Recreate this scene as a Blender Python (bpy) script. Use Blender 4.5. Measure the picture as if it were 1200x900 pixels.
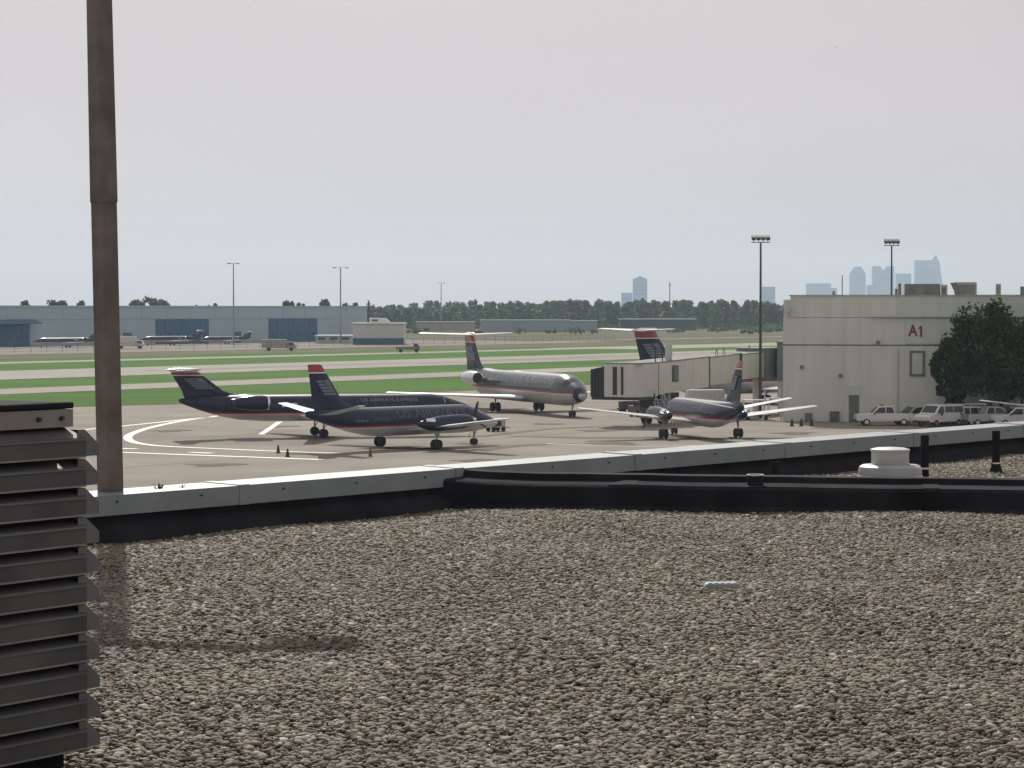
import bpy, bmesh, math, random
import numpy as np
from mathutils import Vector, Matrix, Euler
random.seed(11); RNG = np.random.default_rng(5)
R = math.radians; PI = math.pi
SC = bpy.context.scene
for o in list(bpy.data.objects): bpy.data.objects.remove(o, do_unlink=True)

# ------------------------------------------------------------------ camera, sky, sun, exposure
CAMH = 11.0; FPX = 3050.0; PITCH = math.atan(88 / FPX)
cam = bpy.data.objects.new('camera', bpy.data.cameras.new('camera')); SC.collection.objects.link(cam)
cam.location = (0, 0, CAMH); cam.rotation_euler = (PI / 2 - PITCH, 0, 0)
cam.data.sensor_width = 36; cam.data.lens = FPX / 1200 * 36
cam.data.clip_start = 0.2; cam.data.clip_end = 60000
SC.camera = cam
SUN_AZ = R(-9.6); SUN_EL = R(39)
SUNV = Vector((math.sin(SUN_AZ) * math.cos(SUN_EL), math.cos(SUN_AZ) * math.cos(SUN_EL), math.sin(SUN_EL)))
W = bpy.data.worlds.new('World'); SC.world = W; W.use_nodes = True
nt = W.node_tree; nt.nodes.clear()
wo = nt.nodes.new('ShaderNodeOutputWorld'); bg = nt.nodes.new('ShaderNodeBackground')
sk = nt.nodes.new('ShaderNodeTexSky'); sk.sky_type = 'NISHITA'; sk.sun_disc = False
sk.sun_elevation = SUN_EL; sk.sun_rotation = SUN_AZ; sk.altitude = 250
sk.air_density = 1.0; sk.dust_density = 3.0; sk.ozone_density = 1.0
hs = nt.nodes.new('ShaderNodeHueSaturation'); hs.inputs['Saturation'].default_value = 0.16
mx = nt.nodes.new('ShaderNodeMix'); mx.data_type = 'RGBA'; mx.inputs[0].default_value = 0.85
mx.inputs[7].default_value = (6.2, 5.62, 5.66, 1)
nt.links.new(sk.outputs[0], hs.inputs['Color']); nt.links.new(hs.outputs[0], mx.inputs[6])
wtc = nt.nodes.new('ShaderNodeTexCoord'); wmp = nt.nodes.new('ShaderNodeMapping'); wmp.inputs['Scale'].default_value = (1, 1, 3.2); wnz = nt.nodes.new('ShaderNodeTexNoise')
wnz.inputs['Scale'].default_value = 3.2; wnz.inputs['Detail'].default_value = 5; wmr = nt.nodes.new('ShaderNodeMapRange'); wmr.inputs[1].default_value = .3; wmr.inputs[2].default_value = .7; wmr.inputs[3].default_value = .955; wmr.inputs[4].default_value = 1.045
wsc = nt.nodes.new('ShaderNodeVectorMath'); wsc.operation = 'SCALE'
nt.links.new(wtc.outputs['Generated'], wmp.inputs[0]); nt.links.new(wmp.outputs[0], wnz.inputs['Vector']); nt.links.new(wnz.outputs['Fac'], wmr.inputs[0]); nt.links.new(mx.outputs[2], wsc.inputs[0]); nt.links.new(wmr.outputs[0], wsc.inputs['Scale'])
nt.links.new(wsc.outputs[0], bg.inputs[0]); nt.links.new(bg.outputs[0], wo.inputs[0])
bg.inputs[1].default_value = 0.092
sl = bpy.data.lights.new('sun', 'SUN'); sl.energy = 4.0; sl.angle = R(0.55); sl.color = (1, 0.972, 0.895)
sun = bpy.data.objects.new('sun', sl); SC.collection.objects.link(sun)
sun.rotation_euler = SUNV.to_track_quat('Z', 'Y').to_euler(); sun.location = (0, 0, 300)
SC.view_settings.view_transform = 'Standard'; SC.view_settings.look = 'None'
SC.view_settings.exposure = 0.0; SC.view_settings.gamma = 1.0; SC.view_settings.use_curve_mapping = False

# ------------------------------------------------------------------ pixel helpers (photo 1200 x 900)
_f = Vector((0, math.cos(PITCH), -math.sin(PITCH))); _u = Vector((0, math.sin(PITCH), math.cos(PITCH))); _r = Vector((1, 0, 0))
def ray(x, y): return _f * FPX + _r * (x - 600) + _u * (450 - y)
def G(x, y, z=0.0):
    v = ray(x, y); t = (z - CAMH) / v.z
    return Vector((v.x * t, v.y * t, z))
def D(x, y, d):
    v = ray(x, y); t = d / v.y
    return Vector((v.x * t, d, CAMH + v.z * t))

# ------------------------------------------------------------------ materials
MATS = {}
def mat(name, col, rough=0.6, metal=0.0, var=0.0, scale=3.0, col2=None, bump=0.0, bscale=None, coat=0.0, spec=0.5, detail=4):
    if name in MATS: return MATS[name]
    m = bpy.data.materials.new(name); m.use_nodes = True
    n = m.node_tree.nodes; l = m.node_tree.links; b = n['Principled BSDF']
    b.inputs['Base Color'].default_value = (*col, 1); b.inputs['Roughness'].default_value = rough
    b.inputs['Metallic'].default_value = metal; b.inputs['Coat Weight'].default_value = coat
    b.inputs['Coat Roughness'].default_value = 0.06
    b.inputs['Specular IOR Level'].default_value = spec
    tc = n.new('ShaderNodeTexCoord')
    if var > 0 or col2:
        nz = n.new('ShaderNodeTexNoise'); nz.inputs['Scale'].default_value = scale; nz.inputs['Detail'].default_value = detail
        l.new(tc.outputs['Object'], nz.inputs['Vector'])
        cr = n.new('ShaderNodeValToRGB'); cr.color_ramp.elements[0].position = 0.3; cr.color_ramp.elements[1].position = 0.7
        a = col; c2 = col2 if col2 else tuple(min(1, c * (1 + var)) for c in col)
        if not col2: a = tuple(c * (1 - var) for c in col)
        cr.color_ramp.elements[0].color = (*a, 1); cr.color_ramp.elements[1].color = (*c2, 1)
        l.new(nz.outputs['Fac'], cr.inputs['Fac']); l.new(cr.outputs['Color'], b.inputs['Base Color'])
    if bump > 0:
        nb = n.new('ShaderNodeTexNoise'); nb.inputs['Scale'].default_value = bscale or scale * 4; nb.inputs['Detail'].default_value = 5
        l.new(tc.outputs['Object'], nb.inputs['Vector'])
        bp = n.new('ShaderNodeBump'); bp.inputs['Strength'].default_value = bump; bp.inputs['Distance'].default_value = 0.02
        l.new(nb.outputs['Fac'], bp.inputs['Height']); l.new(bp.outputs[0], b.inputs['Normal'])
    MATS[name] = m; return m

def ground_mat(name, cols, scales, rough=0.9, weights=(1, .6), stretch=None):
    """two-octave mottled ground: cols = 3 colours, scales = (large, small) in 1/m"""
    m = bpy.data.materials.new(name); m.use_nodes = True
    n = m.node_tree.nodes; l = m.node_tree.links; b = n['Principled BSDF']; b.inputs['Roughness'].default_value = rough
    b.inputs['Specular IOR Level'].default_value = 0.04
    tc = n.new('ShaderNodeTexCoord'); mp = n.new('ShaderNodeMapping'); l.new(tc.outputs['Object'], mp.inputs['Vector'])
    if stretch: mp.inputs['Rotation'].default_value = (0, 0, stretch[0]); mp.inputs['Scale'].default_value = (stretch[1], stretch[2], 1)
    a = n.new('ShaderNodeTexNoise'); a.inputs['Scale'].default_value = scales[0]; a.inputs['Detail'].default_value = 6
    c = n.new('ShaderNodeTexNoise'); c.inputs['Scale'].default_value = scales[1]; c.inputs['Detail'].default_value = 5
    l.new(mp.outputs[0], a.inputs['Vector']); l.new(mp.outputs[0], c.inputs['Vector'])
    ad = n.new('ShaderNodeMath'); ad.operation = 'MULTIPLY_ADD'; ad.inputs[1].default_value = weights[1]
    sb = n.new('ShaderNodeMath'); sb.operation = 'MULTIPLY'; sb.inputs[1].default_value = 1 - weights[1]
    l.new(a.outputs['Fac'], sb.inputs[0]); l.new(c.outputs['Fac'], ad.inputs[0]); l.new(sb.outputs[0], ad.inputs[2])
    cr = n.new('ShaderNodeValToRGB'); e = cr.color_ramp.elements
    e[0].position = .36; e[0].color = (*cols[0], 1); e[1].position = .64; e[1].color = (*cols[2], 1)
    k = e.new(.5); k.color = (*cols[1], 1)
    l.new(ad.outputs[0], cr.inputs['Fac']); l.new(cr.outputs[0], b.inputs['Base Color'])
    MATS[name] = m; return m

def livery(name, top, stripe_z, belly, belly_white=(.62, .62, .6)):
    """gloss paint: belly grey, white and red cheat line, dark upper body, by height on the aircraft"""
    m = bpy.data.materials.new(name); m.use_nodes = True
    n = m.node_tree.nodes; l = m.node_tree.links; b = n['Principled BSDF']
    b.inputs['Specular IOR Level'].default_value = 0.4
    tc = n.new('ShaderNodeTexCoord'); sp = n.new('ShaderNodeSeparateXYZ'); l.new(tc.outputs['Object'], sp.inputs[0])
    nz = n.new('ShaderNodeTexNoise'); nz.inputs['Scale'].default_value = 1.4; nz.inputs['Detail'].default_value = 6
    l.new(tc.outputs['Object'], nz.inputs['Vector'])
    mr = n.new('ShaderNodeMapRange'); mr.inputs[1].default_value = 0; mr.inputs[2].default_value = 6
    l.new(sp.outputs[2], mr.inputs[0])
    cr = n.new('ShaderNodeValToRGB'); cr.color_ramp.interpolation = 'CONSTANT'; e = cr.color_ramp.elements
    e[0].position = 0; e[0].color = (*belly, 1)
    e[1].position = stripe_z / 6; e[1].color = (*belly_white, 1)
    k = e.new((stripe_z + .09) / 6); k.color = (.36, .03, .04, 1)
    k = e.new((stripe_z + .24) / 6); k.color = (*top, 1)
    l.new(mr.outputs[0], cr.inputs[0])
    mxx = n.new('ShaderNodeMix'); mxx.data_type = 'RGBA'; mxx.blend_type = 'MULTIPLY'; mxx.inputs[0].default_value = .3
    l.new(cr.outputs[0], mxx.inputs[6]); l.new(nz.outputs['Fac'], mxx.inputs[7])
    mul = n.new('ShaderNodeVectorMath'); mul.operation = 'SCALE'; mul.inputs['Scale'].default_value = 1.15
    l.new(mxx.outputs[2], mul.inputs[0]); l.new(mul.outputs[0], b.inputs['Base Color'])
    rr = n.new('ShaderNodeMapRange'); rr.inputs[3].default_value = .26; rr.inputs[4].default_value = .30
    l.new(nz.outputs['Fac'], rr.inputs[0]); l.new(rr.outputs[0], b.inputs['Roughness'])
    MATS[name] = m; return m

NAVY = (.008, .017, .048)
mat('navy', NAVY, .16, var=.2, scale=1, spec=.4)
mat('red_paint', (.30, .025, .035), .35, coat=.3)
mat('white_paint', (.72, .72, .70), .35, coat=.3, var=.06, scale=.8)
mat('wing_grey', (.60, .61, .61), .32, coat=.2, var=.08, scale=.7)
mat('grey_logo', (.13, .16, .20), .35)
mat('title_grey', (.08, .10, .14), .35)
mat('title_white', (.25, .27, .30), .35)
mat('chrome', (.75, .75, .76), .16, metal=1)
mat('dark_metal', (.06, .06, .065), .4, metal=.6)
mat('strut_grey', (.32, .33, .34), .45, metal=.3)
mat('rubber', (.018, .018, .019), .75, var=.2)
mat('aero_glass', (.012, .016, .022), .08, coat=.3)
mat('silver_skin', (.62, .63, .64), .3, metal=.65, var=.1, scale=1)

# ------------------------------------------------------------------ mesh helpers
class MB:
    def __init__(s): s.v = []; s.f = []
    def add(s, vs, fs):
        o = len(s.v); s.v += [tuple(v) for v in vs]; s.f += [tuple(i + o for i in f) for f in fs]; return s
    def box(s, x0, x1, y0, y1, z0, z1):
        return s.add([(x0,y0,z0),(x1,y0,z0),(x1,y1,z0),(x0,y1,z0),(x0,y0,z1),(x1,y0,z1),(x1,y1,z1),(x0,y1,z1)],
              [(0,3,2,1),(4,5,6,7),(0,1,5,4),(1,2,6,5),(2,3,7,6),(3,0,4,7)])
    def prism(s, poly, a, b, axis='y'):
        n = len(poly)
        def P(p, t): return {'y': (p[0], t, p[1]), 'x': (t, p[0], p[1]), 'z': (p[0], p[1], t)}[axis]
        vs = [P(p, a) for p in poly] + [P(p, b) for p in poly]
        fs = [tuple(range(n)), tuple(range(2 * n - 1, n - 1, -1))] + [(i, n + i, n + (i + 1) % n, (i + 1) % n) for i in range(n)]
        return s.add(vs, fs)
    def rings(s, rs, cap=True, closed=True):
        n = len(rs[0]); vs = [p for r in rs for p in r]; fs = []
        for k in range(len(rs) - 1):
            for i in range(n if closed else n - 1):
                j = (i + 1) % n; fs.append((k*n+i, k*n+j, (k+1)*n+j, (k+1)*n+i))
        if cap: fs.append(tuple(range(n-1, -1, -1))); fs.append(tuple((len(rs)-1)*n + i for i in range(n)))
        return s.add(vs, fs)
    def tube(s, p0, p1, r0, r1=None, n=8, cap=True):
        p0 = Vector(p0); p1 = Vector(p1); r1 = r0 if r1 is None else r1
        q = (p1 - p0).to_track_quat('Z', 'Y'); rs = []
        for p, r in ((p0, r0), (p1, r1)):
            rs.append([p + q @ Vector((r*math.cos(2*PI*i/n), r*math.sin(2*PI*i/n), 0)) for i in range(n)])
        return s.rings(rs, cap)
    def lathe(s, prof, c=(0,0,0), axis='z', n=16, cap=True):
        rs = []
        for r, t in prof:
            ring = []
            for i in range(n):
                a = 2*PI*i/n; x, y = r*math.cos(a), r*math.sin(a)
                ring.append({'z': (c[0]+x, c[1]+y, c[2]+t), 'x': (c[0]+t, c[1]+x, c[2]+y), 'y': (c[0]+x, c[1]+t, c[2]+y)}[axis])
            rs.append(ring)
        return s.rings(rs, cap)
    def build(s, name, m, parent=None, smooth=False, loc=None, rz=0, bevel=0):
        me = bpy.data.meshes.new(name); me.from_pydata(s.v, [], s.f); me.validate()
        bm = bmesh.new(); bm.from_mesh(me); bmesh.ops.recalc_face_normals(bm, faces=bm.faces)
        if bevel: bmesh.ops.bevel(bm, geom=list(bm.edges), offset=bevel, segments=1, affect='EDGES', profile=.5)
        bm.to_mesh(me); bm.free()
        me.materials.append(MATS[m] if isinstance(m, str) else m)
        if smooth:
            for p in me.polygons: p.use_smooth = True
            if smooth != 'full': me.set_sharp_from_angle(angle=R(38))
        return link(name, me, parent, loc, rz)
def link(name, me, parent=None, loc=None, rz=0):
    o = bpy.data.objects.new(name, me); SC.collection.objects.link(o)
    if parent: o.parent = parent
    if loc is not None: o.location = loc
    o.rotation_euler[2] = rz
    return o
def empty(name, loc=(0,0,0), rz=0, label=None, cat=None, group=None):
    o = bpy.data.objects.new(name, None); SC.collection.objects.link(o); o.location = loc; o.rotation_euler[2] = rz
    o.empty_display_size = .5
    return tag(o, label, cat, group)
def tag(o, label=None, cat=None, group=None, kind=None):
    for k, v in (('label', label), ('category', cat), ('group', group), ('kind', kind)):
        if v: o[k] = v
    return o
def copy_tree(o, parent=None, label=None, group=None, loc=None, rz=None, scale=None):
    c = o.copy(); SC.collection.objects.link(c); c.parent = parent
    if label: c['label'] = label
    if group: c['group'] = group
    if loc is not None: c.location = loc
    if rz is not None: c.rotation_euler[2] = rz
    if scale: c.scale = (scale,) * 3
    for ch in [x for x in o.children]: copy_tree(ch, c)
    return c
def sheet(name, pts, z, m, kind='structure', parent=None):
    me = bpy.data.meshes.new(name); bm = bmesh.new()
    vs = [bm.verts.new((p[0], p[1], z)) for p in pts]; f = bm.faces.new(vs)
    bmesh.ops.recalc_face_normals(bm, faces=[f]); bm.normal_update()
    if f.normal.z < 0: f.normal_flip()
    bm.to_mesh(me); bm.free(); me.materials.append(MATS[m]); o = link(name, me, parent)
    if kind and not parent: o['kind'] = kind
    return o
def text_obj(name, txt, size, m, parent, place, slices=0, bold=0.0, width=1.0):
    """lettering as mesh; place maps (u, v) of the flat text to a local point"""
    cu = bpy.data.curves.new('lettering_curve', 'FONT'); cu.body = txt; cu.size = size; cu.align_x = 'CENTER'; cu.align_y = 'CENTER'
    cu.offset = bold; cu.resolution_u = 3
    to = bpy.data.objects.new('lettering_curve', cu); SC.collection.objects.link(to)
    dg = bpy.context.evaluated_depsgraph_get(); me = bpy.data.meshes.new_from_object(to.evaluated_get(dg))
    bpy.data.objects.remove(to, do_unlink=True)
    bm = bmesh.new(); bm.from_mesh(me)
    for k in range(slices):
        t = -size*.5 + size * (k + .5) / slices
        bmesh.ops.bisect_plane(bm, geom=bm.verts[:]+bm.edges[:]+bm.faces[:], plane_co=(0, t, 0), plane_no=(0, 1, 0))
    for v in bm.verts: v.co = Vector(place(v.co.x * width, v.co.y))
    bmesh.ops.recalc_face_normals(bm, faces=bm.faces)
    bm.to_mesh(me); bm.free(); me.materials.clear(); me.materials.append(MATS[m]); me.name = name
    return link(name, me, parent)

# ------------------------------------------------------------------ ground, runways, grass
T = R(32.5); RV = Vector((math.sin(T), math.cos(T), 0)); NV = Vector((-math.cos(T), math.sin(T), 0))
def AW(a, w): return RV * a + NV * w
def a_of(x, w):
    k = (x - 600) / FPX; d = w / (math.sin(T) - k * math.cos(T)); return d * (k * math.sin(T) + math.cos(T))
ground_mat('ground', [(.075, .085, .042), (.108, .105, .062), (.15, .135, .095)], (.004, .05), stretch=(0, .6, 1.6))
ground_mat('apron', [(.222, .198, .17), (.262, .238, .206), (.305, .278, .243)], (.014, .12), .85)
ground_mat('runway', [(.29, .272, .245), (.325, .305, .275), (.36, .34, .31)], (.02, .4), .85)
ground_mat('taxi', [(.29, .268, .23), (.33, .305, .265), (.38, .355, .31)], (.02, .4), .85)
ground_mat('grass', [(.042, .10, .012), (.056, .138, .017), (.092, .168, .032)], (.03, .25), stretch=(-(PI / 2 - T), .25, 1.6))
ground_mat('dry_grass', [(.085, .09, .04), (.125, .115, .065), (.17, .15, .10)], (.02, .2))
ground_mat('verge', [(.05, .085, .02), (.085, .105, .035), (.14, .13, .07)], (.03, .3))
ground_mat('far_apron', [(.21, .195, .165), (.25, .23, .20), (.29, .27, .24)], (.01, .2))
mat('line_white', (.68, .67, .62), .7, var=.18, scale=1.2)
mat('stain', (.19, .172, .148), .95, spec=.03, var=.15, scale=.3)
S = 10600
sheet('ground', [(-S, -3000), (S, -3000), (S, S), (-S, S)], -0.10, 'ground')
def band(name, w0, w1, z, m, a0=-900, a1=2600):
    return sheet(name, [AW(a0, w0), AW(a1, w0), AW(a1, w1), AW(a0, w1)], z, m)
band('grass', 190, 402, -0.06, 'grass', -600, 2000)
band('dry_verge', 190, 199, -0.05, 'verge', 226, 2000)
apr = [AW(-900, -400), AW(1500, -400), AW(1500, 192.5), AW(236, 192.5), G(86, 477.2), G(70, 475.4), G(40, 472.5), G(0, 470), AW(218, 234), AW(205, 240), AW(-900, 240)]
sheet('apron', apr, 0.0, 'apron')
band('taxiway', 236, 252.5, -0.02, 'taxi', -600, 1800)
band('runway', 285, 325, -0.02, 'runway', -600, 1800)
band('taxiway', 353, 386, -0.04, 'taxi', 620, 1600)
band('taxiway', 368, 380, -0.04, 'taxi', -300, 619)
band('far_apron', 440, 536, -0.05, 'far_apron', 200, 760)
band('service_road', 462, 470, -0.02, 'taxi', 760, 1500)
band('dry_grass', 402, 438, -0.055, 'dry_grass', 200, 1900)

def strip(name, pix, width, z=0.02, m='line_white', closed=False):
    P = [G(x, y, z) for x, y in pix]; Lp, Rp = [], []
    for i, p in enumerate(P):
        a = P[max(0, i-1)]; b = P[min(len(P)-1, i+1)]; t = (b - a).normalized(); n = Vector((-t.y, t.x, 0)) * width / 2
        Lp.append(p + n); Rp.append(p - n)
    mb = MB(); mb.rings([[l, r] for l, r in zip(Lp, Rp)], cap=False, closed=False)
    o = mb.build(name, m); o['kind'] = 'structure'; return o
def smooth_pts(p, k=5):
    out = []
    for i in range(len(p) - 1):
        a, b, c, d = p[max(0, i-1)], p[i], p[i+1], p[min(len(p)-1, i+2)]
        for j in range(k):
            t = j / k
            out.append(tuple(.5*((2*b[q]) + (-a[q]+c[q])*t + (2*a[q]-5*b[q]+4*c[q]-d[q])*t*t + (-a[q]+3*b[q]-3*c[q]+d[q])*t**3) for q in (0, 1)))
    return out + [p[-1]]
strip('apron_line', smooth_pts([(262,486.5),(215,493),(180,500),(160,506),(150,511.5),(154,517),(173,521),(205,523.5),(262,526),(332,529),(400,531)]), .75)
strip('apron_line', smooth_pts([(60,507),(94,504),(180,495.5),(245,488.5)]), .7)
strip('apron_line', smooth_pts([(120,529.5),(150,530.3),(250,534),(377,538.5)]), .9)
strip('apron_line', [(222,530),(249,531)], .9)
strip('apron_line', [(128,525),(160,526)], .9)
strip('apron_line', [(306,509),(328,494)], .55)
strip('apron_line', smooth_pts([(640,520),(760,523),(860,521)]), .4)
for k, (pp, wd) in enumerate([([(600,511),(700,513),(810,512)], 6), ([(700,500),(640,503),(560,512)], 4), ([(560,528),(610,522),(680,520)], 5)]):
    strip('tar_patch', smooth_pts(pp), wd * .35, .012, 'stain')

mat('oil', (.17, .152, .128), .95, spec=.03, var=.2, scale=.8)
for cx, cy, rr_ in ((478,525,1.6), (512,526,1.1), (444,526,1.0), (549,520,.9), (821,514,1.5), (775,515,1.0), (868,514,1.0), (606,484,1.6), (668,489,1.2), (370,513,1.4), (700,505,1.3), (640,497,1.1), (250,545,1.3), (560,540,1.2), (720,520,1.6), (330,500,1.0), (930,508,1.4), (200,505,1.2)):
    c_ = G(cx, cy); mb = MB(); n_ = 18; ph = random.uniform(0, 6)
    mb.add([(c_.x + rr_ * 1.3 * (1 + .35 * math.sin(3 * t + ph) + .2 * math.sin(5 * t)) * math.cos(t), c_.y + rr_ * 1.7 * (1 + .3 * math.sin(2 * t + ph)) * math.sin(t), .016) for t in [2 * PI * q / n_ for q in range(n_)]], [tuple(range(n_))])
    mb.build('oil_stain', 'oil')['kind'] = 'structure'
for k in range(9):
    w = 305 + random.uniform(-9, 9); a_ = random.uniform(330, 800); L_ = random.uniform(60, 180); n = NV * random.uniform(.5, 1.3); p, q = AW(a_, w), AW(a_ + L_, w)
    mb = MB().add([p - n, q - n * .5, q + n * .5, p + n], [(0, 1, 2, 3)]); o = mb.build('rubber_streak', 'stain'); o.location.z = -.012; o['kind'] = 'structure'
# apron joints: each slab row edge a thin dark line
for i in range(-4, 5):
    w = 190 - 22.5 * (i + 4) - 3
    mb = MB(); p, q = AW(-60, w), AW(420, w); n = NV * .06
    mb.add([p - n, q - n, q + n, p + n], [(0,1,2,3)]); o = mb.build('apron_joint', 'stain'); o.location.z = .008; o['kind'] = 'structure'

# ------------------------------------------------------------------ near building: roof, parapet, gravel
HC = 1.57; RZ = CAMH - HC; PZ = CAMH - 1.25
mat('membrane', (.021, .022, .026), .9, spec=.12, var=.35, scale=2.2, bump=.5, bscale=9)
mat('curb_top', (.035, .039, .043), .95, spec=.06, var=.4, scale=2.5, bump=.4, bscale=8)
mat('coping', (.21, .235, .245), .45, var=.13, scale=1.7, bump=.15, bscale=5)
mat('brick_wall', (.22, .17, .13), .85, var=.2, scale=2)
mat('deck', (.10, .092, .082), .9, var=.35, scale=26)
PA = G(147, 578, PZ); PB = G(1200, 497, PZ); U = (PB - PA); U.z = 0; U.normalize(); VN = Vector((-U.y, U.x, 0))   # VN points out over the apron
near = empty('terminal_building', (0, 0, 0), 0, 'near building with gravel roof, black membrane parapet and pale metal coping', 'building')
P0 = Vector((PA.x, PA.y, 0))
def PW(a, b, z): return P0 + U * a + VN * b + Vector((0, 0, z))
A0, A1 = -16.0, 32.0
mb = MB(); c = [PW(A0, .02, 0), PW(A1, .02, 0), PW(A1, -40, 0), PW(A0, -40, 0)]
mb.add([(p.x, p.y, 0.05) for p in c] + [(p.x, p.y, RZ - .02) for p in c], [(0,1,2,3),(4,7,6,5),(0,4,5,1),(1,5,6,2),(2,6,7,3),(3,7,4,0)])
mb.build('roof_deck', 'deck', near)
mb = MB()   # parapet upstand with cant strip, membrane covered
prof = [(-.20, RZ - .05), (-.13, RZ + .06), (-.055, RZ + .13), (-.05, PZ - .03), (.24, PZ - .03), (.24, .1), (.03, .1), (.03, RZ - .05)]
mb.rings([[PW(a, b, z) for b, z in prof] for a in np.linspace(A0, A1, 33)])
mb.build('parapet', 'membrane', near)
a = A0; k = 0
while a < A1:                       # coping in sheet lengths with lap seams
    L = 2.44
    mb = MB(); j = .004 * math.sin(k * 2.1); jt = .002 * math.cos(k * 1.7)
    pr = [(-.082, PZ - .135), (-.078 + jt, PZ + j * .3), (.27, PZ + .008 + j * .3), (.27, PZ - .14)]
    mb.rings([[PW(t, b, z) for b, z in pr] + [PW(t, b2, z2) for b2, z2 in [(.262, PZ - .14), (.262, PZ - .005), (-.06, PZ - .012), (-.074, PZ - .135)]] for t in (a + .004, a + L - .004)])
    cp = mb.build('coping_section', 'coping', near)
    mb = MB(); pr = [(-.0875, PZ - .137), (-.084, PZ + .006), (.275, PZ + .014), (.275, PZ - .1)]
    mb.rings([[PW(t, b, z) for b, z in pr] for t in (a + L - .05, a + L + .05)]); mb.build('cover_plate', 'coping', cp)
    for q in (.4, 1.2, 2.0):
        mb = MB(); p = PW(a + q, -.085, PZ - .045); mb.tube(p, p - VN * .012, .007, n=6); mb.build('fastener', 'dark_metal', cp)
    a += L; k += 1
# curb (expansion joint) running off to the right
C0 = G(497, 598.5, RZ); C1 = G(1200, 604.5, RZ); CU = C1 - C0; CU.z = 0; CU.normalize(); CN = Vector((-CU.y, CU.x, 0))
def CW(a, b, z): return Vector((C0.x, C0.y, 0)) + CU * a + CN * b + Vector((0, 0, z))
cpf = [(-.06, -.05), (-.02, .03), (0, .05), (0, .160), (.02, .178), (.20, .20), (.215, .25), (.30, .258), (.34, .25), (.36, -.05)]
def c_rise(a): return .045 * math.exp(-max(0, a) / 3.2) + .03 * math.exp(-(max(0, a) / .35) ** 2) + .0015 * math.sin(a * 5.1) + .001 * math.sin(a * 11.7)
def c_start(b):                     # where the curb dies into the parapet
    q0 = (Vector((C0.x, C0.y, 0)) + CN * b - P0).dot(VN); return (.03 - q0) / CU.dot(VN)
def c_ring(t, prof):
    return [CW(c_start(b) + (14 - c_start(b)) * t, b, RZ + h + (c_rise(c_start(b) + (14 - c_start(b)) * t) if h > .1 else 0)) for b, h in prof]
ts = np.linspace(0, 1, 60) ** 1.6
curb = MB().rings([c_ring(t, cpf) for t in ts]).build('roof_curb', 'membrane', near, smooth=True)
MB().rings([c_ring(t, [(.02, .183), (.05, .190), (.195, .207), (.195, .198), (.05, .182), (.03, .176)]) for t in ts[14:]]).build('curb_cap_strip', 'curb_top', curb, smooth=True)
for a in (1.6, 3.9, 6.2):
    rs = [[CW(a + t, b, RZ + h + c_rise(a)) for b, h in [(-.007, .04), (-.007, .165), (.02, .188), (.19, .212), (.19, .19), (.03, .17), (.004, .04)]] for t in (-.06, .06)]
    MB().rings(rs).build('lap_seam', 'membrane', curb)

# gravel ballast: instanced stones
def gravel_points():
    out = []; dens = 3500
    for (x0, x1, y0, y1) in [(-9, 10, 5.6, 28)]:
        n = int((x1 - x0) * (y1 - y0) * dens)
        p = np.column_stack([RNG.uniform(x0, x1, n), RNG.uniform(y0, y1, n)])
        lim = p[:, 1] * .203; keep = (np.abs(p[:, 0]) < lim + .7) | ((np.abs(p[:, 0]) < lim + 4.2) & (RNG.uniform(0, 1, n) < .72))
        q = (p[:, 0] - P0.x) * VN.x + (p[:, 1] - P0.y) * VN.y
        keep &= q < -.10
        ca = (p[:, 0] - C0.x) * CU.x + (p[:, 1] - C0.y) * CU.y; cb = (p[:, 0] - C0.x) * CN.x + (p[:, 1] - C0.y) * CN.y
        keep &= ~((ca > -.3) & (cb > -.03) & (cb < .36))
        keep &= ~((ca < -.3) & (cb > .36))
        behind = (cb > .36)
        keep &= ~(behind & (p[:, 0] < 2.2))
        p = p[keep]; out.append(p)
    p = np.vstack(out)
    zz = RZ + .004 + .016 * np.sin(p[:, 0] * 2.3 + 1) * np.sin(p[:, 1] * 1.7) + RNG.uniform(0, .014, len(p))
    return np.column_stack([p, zz])
gp = gravel_points()
gm = bpy.data.meshes.new('roof_gravel'); gm.vertices.add(len(gp)); gm.vertices.foreach_set('co', gp.astype(np.float32).ravel())
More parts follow.
